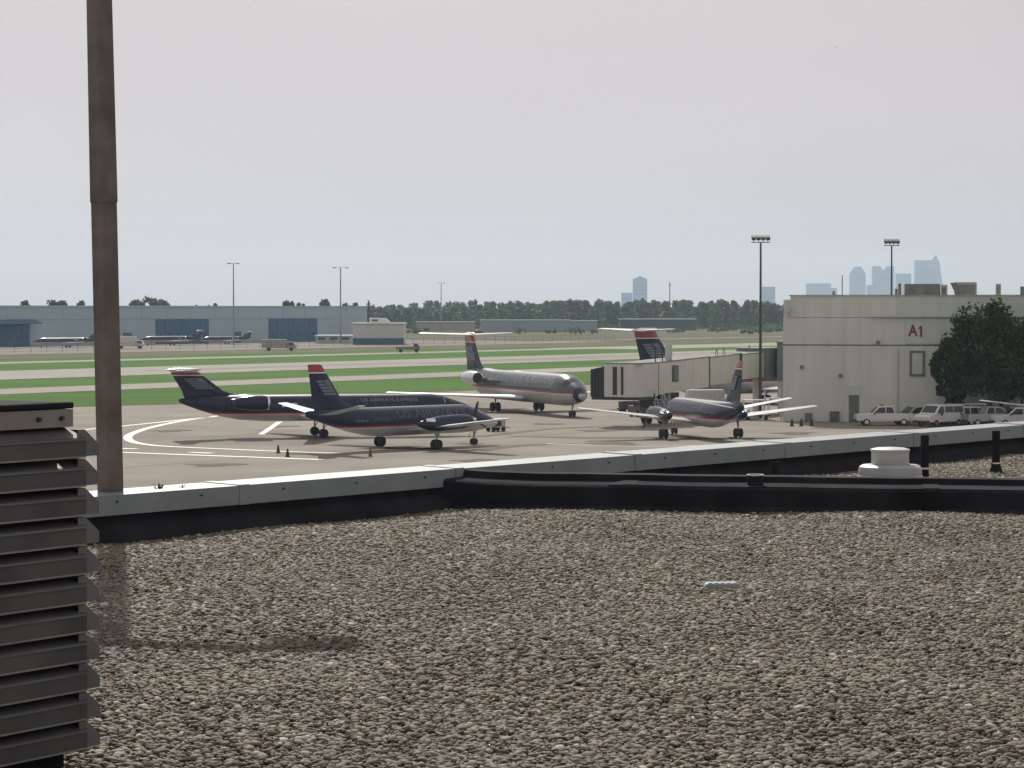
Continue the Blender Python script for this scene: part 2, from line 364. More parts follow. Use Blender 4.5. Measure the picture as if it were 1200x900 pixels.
def gravel_mat():
    m = bpy.data.materials.new('gravel'); m.use_nodes = True; n = m.node_tree.nodes; l = m.node_tree.links; b = n['Principled BSDF']
    oi = n.new('ShaderNodeObjectInfo'); cr = n.new('ShaderNodeValToRGB'); e = cr.color_ramp.elements
    cols = [(0, (.06, .052, .04)), (.10, (.12, .105, .077)), (.3, (.19, .168, .126)), (.5, (.145, .13, .10)), (.66, (.235, .209, .158)), (.8, (.12, .113, .097)), (.9, (.35, .312, .24)), (.96, (.175, .112, .07)), (1, (.56, .53, .45))]
    e[0].position, e[0].color = 0, (*cols[0][1], 1); e[1].position, e[1].color = 1, (*cols[-1][1], 1)
    for p, c in cols[1:-1]: k = e.new(p); k.color = (*c, 1)
    l.new(oi.outputs['Random'], cr.inputs[0])
    tc = n.new('ShaderNodeTexCoord'); nz = n.new('ShaderNodeTexNoise'); nz.inputs['Scale'].default_value = 55; nz.inputs['Detail'].default_value = 3
    l.new(tc.outputs['Object'], nz.inputs['Vector'])
    mr = n.new('ShaderNodeMapRange'); mr.inputs[1].default_value = .3; mr.inputs[2].default_value = .7; mr.inputs[3].default_value = .72; mr.inputs[4].default_value = 1.2
    l.new(nz.outputs[0], mr.inputs[0]); v = n.new('ShaderNodeVectorMath'); v.operation = 'SCALE'
    gq = n.new('ShaderNodeNewGeometry'); n2 = n.new('ShaderNodeTexNoise'); n2.inputs['Scale'].default_value = .9; n2.inputs['Detail'].default_value = 6; l.new(gq.outputs['Position'], n2.inputs['Vector'])
    m2 = n.new('ShaderNodeMapRange'); m2.inputs[1].default_value = .3; m2.inputs[2].default_value = .7; m2.inputs[3].default_value = .72; m2.inputs[4].default_value = 1.16; l.new(n2.outputs[0], m2.inputs[0])
    mm_ = n.new('ShaderNodeMath'); mm_.operation = 'MULTIPLY'; l.new(mr.outputs[0], mm_.inputs[0]); l.new(m2.outputs[0], mm_.inputs[1])
    l.new(cr.outputs[0], v.inputs[0]); l.new(mm_.outputs[0], v.inputs['Scale']); l.new(v.outputs[0], b.inputs['Base Color'])
    b.inputs['Roughness'].default_value = .75; b.inputs['Specular IOR Level'].default_value = .3
    MATS['gravel'] = m; return m
gravel_mat(); gm.materials.append(MATS['gravel'])
go = link('roof_gravel', gm); tag(go, 'loose tan and grey river gravel ballast covering the flat roof', 'gravel', kind='stuff')
ng = bpy.data.node_groups.new('gravel_scatter', 'GeometryNodeTree')
ng.interface.new_socket('Geometry', in_out='INPUT', socket_type='NodeSocketGeometry'); ng.interface.new_socket('Geometry', in_out='OUTPUT', socket_type='NodeSocketGeometry')
N = ng.nodes; Lk = ng.links
gi = N.new('NodeGroupInput'); gout = N.new('NodeGroupOutput'); jn = N.new('GeometryNodeJoinGeometry')
for k in range(7):
    ic = N.new('GeometryNodeMeshIcoSphere'); ic.inputs['Radius'].default_value = 1; ic.inputs['Subdivisions'].default_value = 2
    nz = N.new('ShaderNodeTexNoise'); nz.noise_dimensions = '4D'; nz.inputs['W'].default_value = k * 7.3; nz.inputs['Scale'].default_value = .95; nz.inputs['Detail'].default_value = 2.5
    sc = N.new('ShaderNodeVectorMath'); sc.operation = 'SCALE'
    pos = N.new('GeometryNodeInputPosition'); sp = N.new('GeometryNodeSetPosition')
    mm = N.new('ShaderNodeMath'); mm.operation = 'MULTIPLY_ADD'; mm.inputs[1].default_value = 1.3; mm.inputs[2].default_value = .35
    Lk.new(nz.outputs['Fac'], mm.inputs[0]); Lk.new(pos.outputs[0], sc.inputs[0]); Lk.new(mm.outputs[0], sc.inputs['Scale'])
    st = N.new('GeometryNodeSetMaterial'); st.inputs['Material'].default_value = MATS['gravel']
    tr = N.new('GeometryNodeTransform'); tr.inputs['Scale'].default_value = (1, .62 + .05 * k, .42 + .05 * (k % 4))
    sm = N.new('GeometryNodeSetShadeSmooth')
    Lk.new(ic.outputs['Mesh'], sp.inputs['Geometry']); Lk.new(sc.outputs[0], sp.inputs['Position'])
    Lk.new(sp.outputs[0], tr.inputs['Geometry']); Lk.new(tr.outputs[0], sm.inputs['Geometry']); Lk.new(sm.outputs[0], st.inputs['Geometry'])
    g2 = N.new('GeometryNodeGeometryToInstance'); Lk.new(st.outputs[0], g2.inputs[0]); Lk.new(g2.outputs[0], jn.inputs[0])
mp = N.new('GeometryNodeMeshToPoints'); Lk.new(gi.outputs[0], mp.inputs[0])
ip = N.new('GeometryNodeInstanceOnPoints'); ip.inputs['Pick Instance'].default_value = True
rv = N.new('FunctionNodeRandomValue'); rv.data_type = 'FLOAT_VECTOR'; rv.inputs[0].default_value = (-.45, -.45, 0); rv.inputs[1].default_value = (.45, .45, 6.28)
rs_ = N.new('FunctionNodeRandomValue'); rs_.data_type = 'FLOAT'; rs_.inputs[2].default_value = 0; rs_.inputs[3].default_value = 1; rs_.inputs['Seed'].default_value = 4
pw = N.new('ShaderNodeMath'); pw.operation = 'POWER'; pw.inputs[1].default_value = 2.8
ma = N.new('ShaderNodeMath'); ma.operation = 'MULTIPLY_ADD'; ma.inputs[1].default_value = .0165; ma.inputs[2].default_value = .0075
ri = N.new('FunctionNodeRandomValue'); ri.data_type = 'INT'; ri.inputs[4].default_value = 0; ri.inputs[5].default_value = 6; ri.inputs['Seed'].default_value = 9
Lk.new(rs_.outputs[1], pw.inputs[0]); Lk.new(pw.outputs[0], ma.inputs[0])
Lk.new(mp.outputs[0], ip.inputs['Points']); Lk.new(jn.outputs[0], ip.inputs['Instance'])
Lk.new(rv.outputs[0], ip.inputs['Rotation']); Lk.new(ma.outputs[0], ip.inputs['Scale']); Lk.new(ri.outputs[2], ip.inputs['Instance Index'])
Lk.new(ip.outputs[0], gout.inputs[0])
md = go.modifiers.new('scatter', 'NODES'); md.node_group = ng

# ------------------------------------------------------------------ roof furniture
mat('galv_dark', (.075, .074, .074), .55, metal=.1, var=.35, scale=3, bump=.1, bscale=8)
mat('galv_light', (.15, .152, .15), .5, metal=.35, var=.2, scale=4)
mat('galv_strip', (.24, .225, .21), .5, metal=.2, var=.15, scale=4)
# louvred penthouse; its front face runs along U, ends at a corner
UL = Vector((math.sin(R(33)), math.cos(R(33)), 0)); VL = Vector((-UL.y, UL.x, 0))
lc = G(80, 905, RZ); lc = Vector((lc.x, lc.y, 0))
lou = empty('louvred_vent_penthouse', (lc.x, lc.y, RZ), math.atan2(UL.y, UL.x), 'dark metal louvred vent penthouse standing on the gravel roof', 'roof vent')
LEN = 3.2; DEP = 2.4; topz = 1.25
# local frame: +x along UL (away right), +y = VL (left/away); front face at y=0 facing -y ; corner at x=0
MB().box(-LEN, -.004, .038, DEP, .0, topz - .02).build('core', 'membrane', lou)
MB().box(-LEN - .02, .0, .02, DEP + .02, -.02, .07).build('base_curb', 'membrane', lou)
nb = 11; sp_ = .0985; z0 = .085
for k in range(nb + 1):
    zb = z0 + sp_ * k
    if k == nb: continue
    lipz = .068; out = .075
    mb = MB()
    prof = [(0.03, zb + sp_ + .012), (-out, zb + lipz), (-out, zb), (-out + .004, zb), (-out + .004, zb + lipz - .002), (.034, zb + sp_ + .008)]
    rsx = [[(-LEN, y, z) for y, z in prof], [(max(0, -y) * .35 - .012, y, z) for y, z in prof]]
    bl = mb.rings(rsx).build('louver_blade', 'galv_dark', lou)
    MB().box(-LEN, .008, -out - .005, -out - .001, zb + lipz - .010, zb + lipz - .003).build('fold_highlight', 'galv_light', bl)  # lighter strip paints the highlight along the blade's upper fold
    MB().box(-LEN, .010, -out - .004, -out - .001, zb, zb + .006).build('lip_highlight', 'galv_strip', bl)  # second painted highlight strip, along the bottom of the lip
    # return blade on the far side, closed by an end plate seen past the corner
    sy = -out + .006; o2 = .084
    mb = MB().add([(-.02, sy, zb + sp_ - .004), (.015, sy, zb + sp_ - .004), (o2, sy, zb + .042), (o2, sy, zb + .004), (-.02, sy, zb + .004),
                   (-.02, sy + .004, zb + sp_ - .004), (.015, sy + .004, zb + sp_ - .004), (o2, sy + .004, zb + .042), (o2, sy + .004, zb + .004), (-.02, sy + .004, zb + .004)],
                  [(0,1,2,3,4), (9,8,7,6,5), (0,5,6,1), (1,6,7,2), (2,7,8,3), (3,8,9,4), (4,9,5,0)])
    mb.build('end_plate', 'galv_light', lou)
    mb = MB().rings([[(.015, y, zb + sp_ - .004), (o2, y, zb + .042), (o2, y, zb + .004), (o2 - .004, y, zb + .004), (o2 - .004, y, zb + .04), (.011, y, zb + sp_ - .006)] for y in (sy + .004, DEP)])
    mb.build('side_blade', 'galv_dark', lou)
MB().box(-LEN - .03, .0, -.03, DEP + .03, z0 + sp_ * nb + .005, z0 + sp_ * nb + .065).build('top_rail', 'galv_strip', lou)
for x in (-.06, -.17, -.95, -1.06):
    MB().tube((x, -.03, z0 + sp_ * nb + .035), (x, -.042, z0 + sp_ * nb + .035), .008, n=8).build('screw', 'dark_metal', lou)
MB().box(-LEN - .05, .0, -.036, DEP + .05, z0 + sp_ * nb + .067, z0 + sp_ * nb + .088).build('cap', 'membrane', lou, bevel=.004)

# pole just outside the parapet
mat('pole_paint', (.15, .125, .108), .8, var=.3, scale=5, bump=.3, bscale=14)
pb = PW(-.35, .62, 0); pc = D(130, 580, pb.y); pb = Vector((pc.x, pb.y, 0))
pole = empty('light_pole', (pb.x, pb.y, 0), math.atan2(U.y, U.x), 'tall weathered brown square light pole rising behind the roof parapet', 'light pole')
pole.rotation_euler = Euler((0, -R(1.05), 0)); pole.location.x += math.tan(R(1.05)) * 9.6
ang = math.atan2(U.y, U.x)
def sq(h, zc, c=.018):
    p = []
    for sx, sy in ((1,1),(-1,1),(-1,-1),(1,-1)):
        a1, a2 = ((h - c) * sx, h * sy), (h * sx, (h - c) * sy)
        for x, y in ([a2, a1] if sx * sy > 0 else [a1, a2]):
            p.append((x * math.cos(ang) - y * math.sin(ang), x * math.sin(ang) + y * math.cos(ang), zc))
    return p
hz = D(125, 235, pb.y).z
MB().rings([sq(.073, .02), sq(.0705, hz)]).build('lower_shaft', 'pole_paint', pole)
MB().rings([sq(.0745, hz - .01), sq(.066, 14.2)]).build('upper_shaft', 'pole_paint', pole)
MB().rings([sq(.16, 0), sq(.16, .03)]).build('base_plate', 'dark_metal', pole)
arm = MB().box(-.6, 1.15, -.06, .06, 14.1, 14.2).build('cross_arm', 'pole_paint', pole)
for x0 in (.72, -.56):
    f = MB().prism([(-.12, 13.96), (.12, 13.96), (.15, 14.09), (-.15, 14.09)], x0, x0 + .42, 'x').build('floodlight', 'dark_metal', pole)
    MB().box(x0 + .03, x0 + .39, -.1, .1, 13.953, 13.959).build('lens', 'aero_glass', f)

# mushroom vent, pipes, drain pad
mat('white_metal', (.52, .53, .50), .45, var=.14, scale=5, bump=.1)
mat('vent_grey', (.36, .37, .385), .5, var=.18, scale=4)
vp = D(1043, 560, 22.0)
mv = empty('mushroom_vent', (vp.x, vp.y, RZ), 0, 'white mushroom exhaust vent with flat round cap behind the black curb', 'roof vent')
MB().lathe([(.20, 0), (.19, .135)], n=28).build('collar', 'membrane', mv)
MB().lathe([(.19, .132), (.25, .134), (.266, .145), (.268, .165), (.268, .20), (.26, .235), (.235, .252), (.165, .256)], n=40).build('skirt', 'vent_grey', mv, smooth=True)
MB().lathe([(.271, .150), (.276, .158), (.271, .166)], n=40, cap=False).build('skirt_bead', 'white_metal', mv, smooth=True)
MB().lathe([(.15, .25), (.158, .262), (.158, .36), (.163, .362), (.163, .372)], n=40).build('drum', 'white_metal', mv, smooth=True)
MB().lathe([(.166, .370), (.166, .384), (.12, .396), (.03, .402)], n=40).build('lid', 'white_metal', mv, smooth=True)
for i in range(4):
    a = PI / 4 + i * PI / 2
    MB().box(-.006, .006, -.006, .006, 0, .012).build('bolt', 'dark_metal', mv, loc=(.2 * math.cos(a), .2 * math.sin(a), .252))
def vent_pipe(px, d, topy, w, label, ring_y=None, boot=True):
    b = D(px, 560, d); h = D(px, topy, d).z - RZ; r = w / 2 / FPX * d
    e = empty('vent_pipe', (b.x, b.y, RZ), 0, label, 'vent pipe')
    MB().lathe([(r, 0), (r, h), (r * .8, h), (r * .8, h - .08)], n=16).build('pipe', 'membrane', e, smooth=True)
    if boot: MB().lathe([(r * 2.2, 0), (r * 1.9, .02), (r * 1.25, .07), (r * 1.12, .12)], n=16, cap=False).build('boot', 'membrane', e, smooth=True)
    if ring_y:
        z = D(px, ring_y, d).z - RZ
        MB().lathe([(r * 1.14, z - .008), (r * 1.18, z), (r * 1.14, z + .008)], n=16, cap=False).build('clamp', 'chrome', e, smooth=True)
    return e
vent_pipe(1083.5, 22.3, 510, 10, 'black vent pipe with clamp ring beside the white mushroom vent', 549)
vent_pipe(1167, 24.6, 505, 9.5, 'black vent pipe with flared boot standing in gravel near the parapet', 543)
vent_pipe(908, 21.9, 541, 9, 'short black vent pipe against the dark parapet face beyond the curb', None)
b = CW(2.55, .10, RZ + .19); b = Vector((D(885, 570, b.y).x, b.y, RZ + .2))
st = empty('pipe_stub', b, 0, 'short black pipe stub with silver rim on the black curb', 'pipe')
MB().lathe([(.062, -.03), (.062, .085), (.05, .085), (.05, .05)], n=20).build('pipe', 'membrane', st, smooth=True)
MB().lathe([(.066, .082), (.069, .09), (.064, .096), (.052, .094)], n=20, cap=False).build('rim', 'chrome', st, smooth=True)
dp = G(846, 694, RZ)
mat('pad_grey', (.30, .315, .32), .6, var=.15, scale=9)
gpad = empty('cable_clip_pad', (dp.x, dp.y, RZ + .018), R(4), 'small pale grey ribbed block lying on the gravel', 'block')
prf = [(-.1, 0), (.1, 0), (.1, .022), (.085, .036), (-.085, .036), (-.1, .022)]
MB().prism(prf, -.045, .045, 'y').build('body', 'pad_grey', gpad, bevel=.006)
for i in range(5): MB().box(-.07 + i * .035 - .008, -.07 + i * .035 + .008, -.036, .036, .0365, .0385).build('rib', 'pad_grey', gpad)
# small dry weeds on the outer ledge
mat('weed', (.10, .085, .045), .9)
for px, py in ((96, 578), (186, 571), (214, 573)):
    b = D(px, py + 6, PW(0, .4, 0).y + (px - 147) * .004); mb = MB()
    for i in range(26):
        t = Vector((random.uniform(-.035, .035), random.uniform(-.03, .03), random.uniform(.02, .07))); mb.tube(b, b + t, .006, .002, n=3)
    tag(mb.build('weed_tuft', 'weed'), 'small dry weed tuft growing at the outer coping edge', 'weed', 'weeds along the coping')

# ------------------------------------------------------------------ aircraft
class Fus:
    def __init__(s, st): s.st = sorted(st, key=lambda q: q[0]); s.x = [q[0] for q in s.st]
    def at(s, x): return [float(np.interp(x, s.x, [q[i] for q in s.st])) for i in (1, 2, 3)]
    def pt(s, x, a, off=0.0):          # a: 0 = +y (port), 90 = top
        zc, rw, rh = s.at(x); return (x, (rw + off) * math.cos(a), zc + (rh + off) * math.sin(a))
    def mesh(s, n=28):
        st = s.st; xs = []
        for i in range(len(st) - 1):
            m = max(1, int(abs(st[i+1][0] - st[i][0]) / .8)); xs += list(np.linspace(st[i][0], st[i+1][0], m, endpoint=False))
        xs.append(st[-1][0])
        return MB().rings([[s.pt(x, 2 * PI * i / n) for i in range(n)] for x in xs])
    def patch(s, mb, x0, x1, a0, a1, off=.012, nx=2, na=3, skew=0):
        V = []; F = []
        for i in range(nx + 1):
            for j in range(na + 1):
                t = j / na; V.append(s.pt(x0 + (x1 - x0) * i / nx + skew * t, R(a0 + (a1 - a0) * t), off))
        for i in range(nx):
            for j in range(na): k = i * (na + 1) + j; F.append((k, k + 1, k + na + 2, k + na + 1))
        return mb.add(V, F)
AIRF = [(0, 0), (.03, .42), (.12, .82), (.3, 1), (.55, .82), (.8, .4), (1, .04), (1, -.04), (.7, -.3), (.35, -.55), (.12, -.5), (.03, -.3)]
def wing_mb(secs, side=1):
    rs = []
    for (x, y, z, c, t) in secs: rs.append([(x - c * p, y * side, z + c * t * .5 * q) for p, q in AIRF])
    return MB().rings(rs)
def fin_mb(secs):                       # (x_le, z, chord, thickness)
    rs = []
    for (x, z, c, t) in secs:
        prof = [(0, 0), (.1, .8), (.35, 1), (.7, .6), (1, .05), (1, -.05), (.7, -.6), (.35, -1), (.1, -.8)]
        rs.append([(x - c * p, c * t * .5 * q, z) for p, q in prof])
    return MB().rings(rs)
def wheel(parent, x, y, z, r, w):
    o = MB().lathe([(r * .55, -w/2), (r * .9, -w/2), (r, -w * .3), (r, w * .3), (r * .9, w/2), (r * .55, w/2)], (x, y, z), 'y', 18).build('wheel', 'rubber', parent, smooth=True)
    return o
def gear(root, x, y, h, r, w, gap, top_y=None):
    mb = MB(); mb.tube((x, top_y if top_y is not None else y, h), (x, y, r), .085, .07)
    mb.tube((x, y - gap, r), (x, y + gap, r), .05); mb.tube((x + .55, y, h), (x, y, r + .35), .04)
    g = mb.build('landing_gear', 'strut_grey', root)
    for s in (-1, 1): wheel(g, x, y + s * gap, r, r, w)
    return g
def logo(root, x, z, w, h, shear, yoff, m='grey_logo'):
    """striped flag emblem on both faces of the fin"""
    mb = MB()
    for s in (-1, 1):
        for i in range(5):
            z0, z1 = z + h * i / 5 + .03, z + h * (i + 1) / 5 - .03
            x1 = x - (w * .45 if i >= 3 else 0)
            P = lambda xx, zz: (xx - shear * (zz - z), s * yoff, zz)
            mb.add([P(x1, z0), P(x - w, z0), P(x - w, z1), P(x1, z1)], [(0,1,2,3)])
        P = lambda xx, zz: (xx - shear * (zz - z), s * yoff, zz)
        mb.add([P(x, z + h * .62), P(x - w * .38, z + h * .62), P(x - w * .38, z + h), P(x, z + h)], [(0,1,2,3)])
    return mb.build('flag_emblem', m, root)
def titles(root, fus, txt, x, z, size, m, width=1.0, bold=.0):
    zc, rw, rh = fus.at(x)
    for s in (-1, 1):
        def place(u, v, s=s):
            xx = x + (u if s < 0 else -u); zc, rw, rh = fus.at(xx)
            th = math.asin(max(-1, min(1, (z - zc) / rh))) + v / rh
            return (xx, s * (rw + .02) * math.cos(th), zc + (rh + .02) * math.sin(th))
        text_obj('lettering', txt, size, m, root, place, slices=6, bold=bold, width=width)

def jet_engine(root, x0, L, y, z, r, mcowl):
    pr = [(r * .80, 0), (r * .90, -.06), (r, -L * .2), (r, -L * .5), (r * .82, -L * .82), (r * .62, -L)]
    e = MB().lathe([(q, t + x0) for q, t in pr], (0, y, z), 'x', 24, cap=False).build('engine', mcowl, root, smooth=True)
    MB().lathe([(r * .74, x0 - .03), (r * .78, x0 + .03), (r * .84, x0 + .03), (r * .91, x0 - .07), (r * .92, x0 - .16), (r * .7, x0 - .1)], (0, y, z), 'x', 24, cap=False).build('intake_lip', 'chrome', e, smooth=True)
    MB().lathe([(r * .76, x0 - .02), (r * .7, x0 - .5), (.2, x0 - .5), (.02, x0 - .2)], (0, y, z), 'x', 24).build('fan', 'dark_metal', e, smooth=True)
    MB().lathe([(r * .6, x0 - L + .05), (r * .56, x0 - L - .28), (r * .3, x0 - L - .25)], (0, y, z), 'x', 20).build('exhaust', 'dark_metal', e, smooth=True)
    s = 1 if y > 0 else -1
    MB().box(x0 - L * .8, x0 - L * .2, min(y - s * r * .9, y - s * (r + .75)), max(y - s * r * .9, y - s * (r + .75)), z - .09, z + .09).build('pylon', mcowl, e)
    return e

def make_turboprop():
    root = empty('turboprop_airliner')
    F = Fus([(9.75, 1.72, .04, .04), (9.6, 1.73, .18, .16), (9.0, 1.79, .45, .4), (8.3, 1.88, .68, .62), (7.5, 1.98, .88, .82), (6.8, 2.1, 1.02, 1.0), (5.9, 2.17, 1.12, 1.13), (5.0, 2.17, 1.155, 1.155),
             (-3.0, 2.17, 1.155, 1.155), (-4.5, 2.23, 1.08, 1.09), (-6.2, 2.40, .88, .93), (-8.0, 2.66, .58, .68), (-9.5, 2.85, .30, .42), (-10.4, 2.95, .10, .2)])
    lv = livery('livery_turboprop', NAVY, 1.70, (.42, .43, .43))
    f = F.mesh().build('fuselage', lv, root, smooth='full')
    mb = MB()
    for s in (0, 1):
        for k in range(11):
            x = 4.6 - k * .76
            a0, a1 = (14, 26) if s == 0 else (154, 166)
            F.patch(mb, x, x - .24, a0, a1, .01, 1, 2)
    mb.build('cabin_windows', 'aero_glass', f)['kind'] = 'stuff'
    for a0, a1 in ((92, 118), (121, 143), (62, 88), (37, 59)):
        mb = MB(); F.patch(mb, 6.95, 7.55, a0, a1, .012, 2, 3); mb.build('windscreen_pane', 'aero_glass', f)
    mb = MB(); F.patch(mb, 5.7, 5.0, 135, 195, .008, 2, 5); mb.build('door', 'navy', f)
    for s in (1, -1):
        wing_mb([(2.05, .5, 1.42, 3.0, .16), (2.0, 3.35, 1.74, 2.5, .15), (1.55, 7.5, 2.24, 1.85, .13), (1.25, 10.5, 2.6, 1.25, .12), (1.05, 10.72, 2.62, .8, .06)], s).build('wing', 'wing_grey', root, smooth=True)
        y = 3.35 * s
        st = [(3.7, 2.2, .30, .32), (3.4, 2.17, .40, .46), (2.8, 2.12, .47, .56), (1.8, 2.1, .5, .6), (.3, 2.02, .5, .6), (-.8, 1.98, .44, .48), (-1.5, 2.0, .30, .3), (-2.0, 2.05, .13, .14)]
        n = MB().rings([[(x, y + rw * math.cos(2*PI*i/18), zc + rh * math.sin(2*PI*i/18)) for i in range(18)] for x, zc, rw, rh in st]).build('nacelle', 'navy', root, smooth='full')
        MB().lathe([(.30, 3.7), (.26, 3.95), (.15, 4.2), (.02, 4.32)], (0, y, 2.2), 'x', 16).build('spinner', 'chrome', n, smooth=True)
        MB().lathe([(.17, -.55), (.17, -1.5), (.13, -1.5), (.12, -1.0)], (0, y + s * .36, 2.3), 'x', 12).build('exhaust', 'chrome', n, smooth=True)
        for k in range(4):
            a = R(20) + k * PI / 2; rs = []
            for rr, c, tw in ((.22, .10, 60), (.6, .2, 50), (1.1, .24, 35), (1.5, .16, 25), (1.6, .08, 22)):
                dx, dt = c * math.sin(R(tw)), c * math.cos(R(tw)); q = []
                for sx, th in ((-.5, -.0), (0, .02), (.5, 0), (0, -.02)):
                    t = sx * dt; px = 3.95 + sx * dx + th
                    q.append((px, y + rr * math.cos(a) - t * math.sin(a), 2.2 + rr * math.sin(a) + t * math.cos(a)))
                rs.append(q)
            MB().rings(rs).build('propeller_blade', 'dark_metal', n)
        gear(root, 0, y, 1.7, .4, .24, .22)
        wing_mb([(-7.55, .25, 2.85, 1.9, .11), (-8.35, 4.6, 3.65, 1.05, .10), (-8.5, 4.72, 3.67, .7, .05)], s).build('tailplane', 'wing_grey', root, smooth=True)
    fin_mb([(-4.3, 3.1, 5.2, .03), (-6.1, 3.55, 3.6, .07), (-6.9, 4.1, 2.9, .1), (-8.35, 6.05, 1.75, .1)]).build('fin', 'navy', root, smooth=True)
    fin_mb([(-8.348, 6.055, 1.76, .105), (-8.42, 6.14, 1.7, .105)]).build('fin_white_band', 'white_paint', root)
    fin_mb([(-8.422, 6.142, 1.70, .103), (-8.85, 6.7, 1.38, .1), (-9.0, 6.74, 1.1, .06)]).build('fin_red_cap', 'red_paint', root, smooth=True)
    logo(root, -7.4, 4.35, 1.25, 1.2, .74, .16)
    gear(root, 7.14, 0, 1.7, .27, .16, .16)
    titles(root, F, 'US AIRWAYS', 1.6, 2.72, .95, 'title_grey', 1.35)
    titles(root, F, 'EXPRESS', -3.6, 2.4, .38, 'title_grey', 1.2)
    titles(root, F, 'N340US', -5.6, 2.33, .26, 'title_white', 1.3)
    MB().tube((4.0, 0, 3.5), (3.85, 0, 3.85), .04, .015).build('antenna', 'white_paint', root)
    return root

def make_regional_jet():
    root = empty('regional_jet')
    zc = 2.5; r = 1.14
    F = Fus([(13.9, 2.15, .04, .04), (13.6, 2.17, .28, .25), (12.9, 2.22, .58, .52), (11.9, 2.32, .85, .78), (10.9, 2.43, 1.02, 1.0), (9.9, 2.5, 1.12, 1.12), (8.7, zc, r, r),
             (-4.5, zc, r, r), (-7, 2.58, 1.06, 1.06), (-8.8, 2.76, .84, .88), (-10.5, 3.0, .5, .58), (-11.8, 3.18, .2, .26), (-12.1, 3.2, .08, .1)])
    lv = livery('livery_regional', NAVY, 1.93, (.42, .42, .41))
    f = F.mesh().build('fuselage', lv, root, smooth='full')
    mb = MB()
    for s in (0, 1):
        for k in range(15):
            x = 8.0 - k * .78; a0, a1 = (8, 21) if s == 0 else (159, 172)
            F.patch(mb, x, x - .24, a0, a1, .01, 1, 2)
    mb.build('cabin_windows', 'aero_glass', f)['kind'] = 'stuff'
    for x in (-2.1, -3.0):
        for a0, a1 in ((157, 174), (6, 23)):
            mb = MB(); F.patch(mb, x, x - .42, a0, a1, .012, 1, 2); mb.build('rear_window', 'silver_skin', f)
    for a0, a1 in ((92, 120), (123, 146), (60, 88), (34, 57)):
        mb = MB(); F.patch(mb, 11.3, 12.0, a0, a1, .012, 2, 3); mb.build('windscreen_pane', 'aero_glass', f)
    for s in (1, -1):
        wing_mb([(3.0, .7, 1.55, 4.6, .12), (1.1, 3.4, 1.72, 2.9, .11), (-2.3, 9.7, 2.22, 1.15, .10), (-2.6, 10.0, 2.24, .7, .05)], s).build('wing', 'wing_grey', root, smooth=True)
        jet_engine(root, -4.7, 2.9, 1.95 * s, 3.0, .66, 'navy')
        gear(root, 0, 2.05 * s, 1.6, .38, .22, .2)
        wing_mb([(-10.6, .1, 5.78, 1.9, .09), (-11.6, 3.1, 5.8, 1.0, .08), (-11.75, 3.25, 5.8, .6, .05)], s).build('tailplane', 'navy', root, smooth=True)
    fin_mb([(-5.2, 3.3, 6.3, .02), (-7.2, 3.62, 4.5, .06), (-8.3, 4.0, 3.5, .1), (-10.0, 5.3, 2.6, .1)]).build('fin', 'navy', root, smooth=True)
    fin_mb([(-10.002, 5.305, 2.61, .103), (-10.08, 5.37, 2.56, .103)]).build('fin_white_band', 'white_paint', root)
    fin_mb([(-10.082, 5.372, 2.56, .102), (-10.36, 5.6, 2.42, .1)]).build('fin_red_band', 'red_paint', root)
    fin_mb([(-10.362, 5.602, 2.42, .101), (-10.5, 5.74, 2.35, .1)]).build('fin_white_cap', 'white_paint', root)
    MB().lathe([(.03, -10.2), (.13, -10.6), (.16, -11.4), (.13, -12.6), (.04, -13.2)], (0, 0, 5.8), 'x', 12).build('tail_bullet', 'silver_skin', root, smooth=True)
    logo(root, -9.0, 4.15, 1.6, .95, 1.25, .19)
    gear(root, 10.4, 0, 1.5, .25, .15, .15)
    titles(root, F, 'US AIRWAYS EXPRESS', 6.0, 3.12, .46, 'title_white', 1.12)
    return root

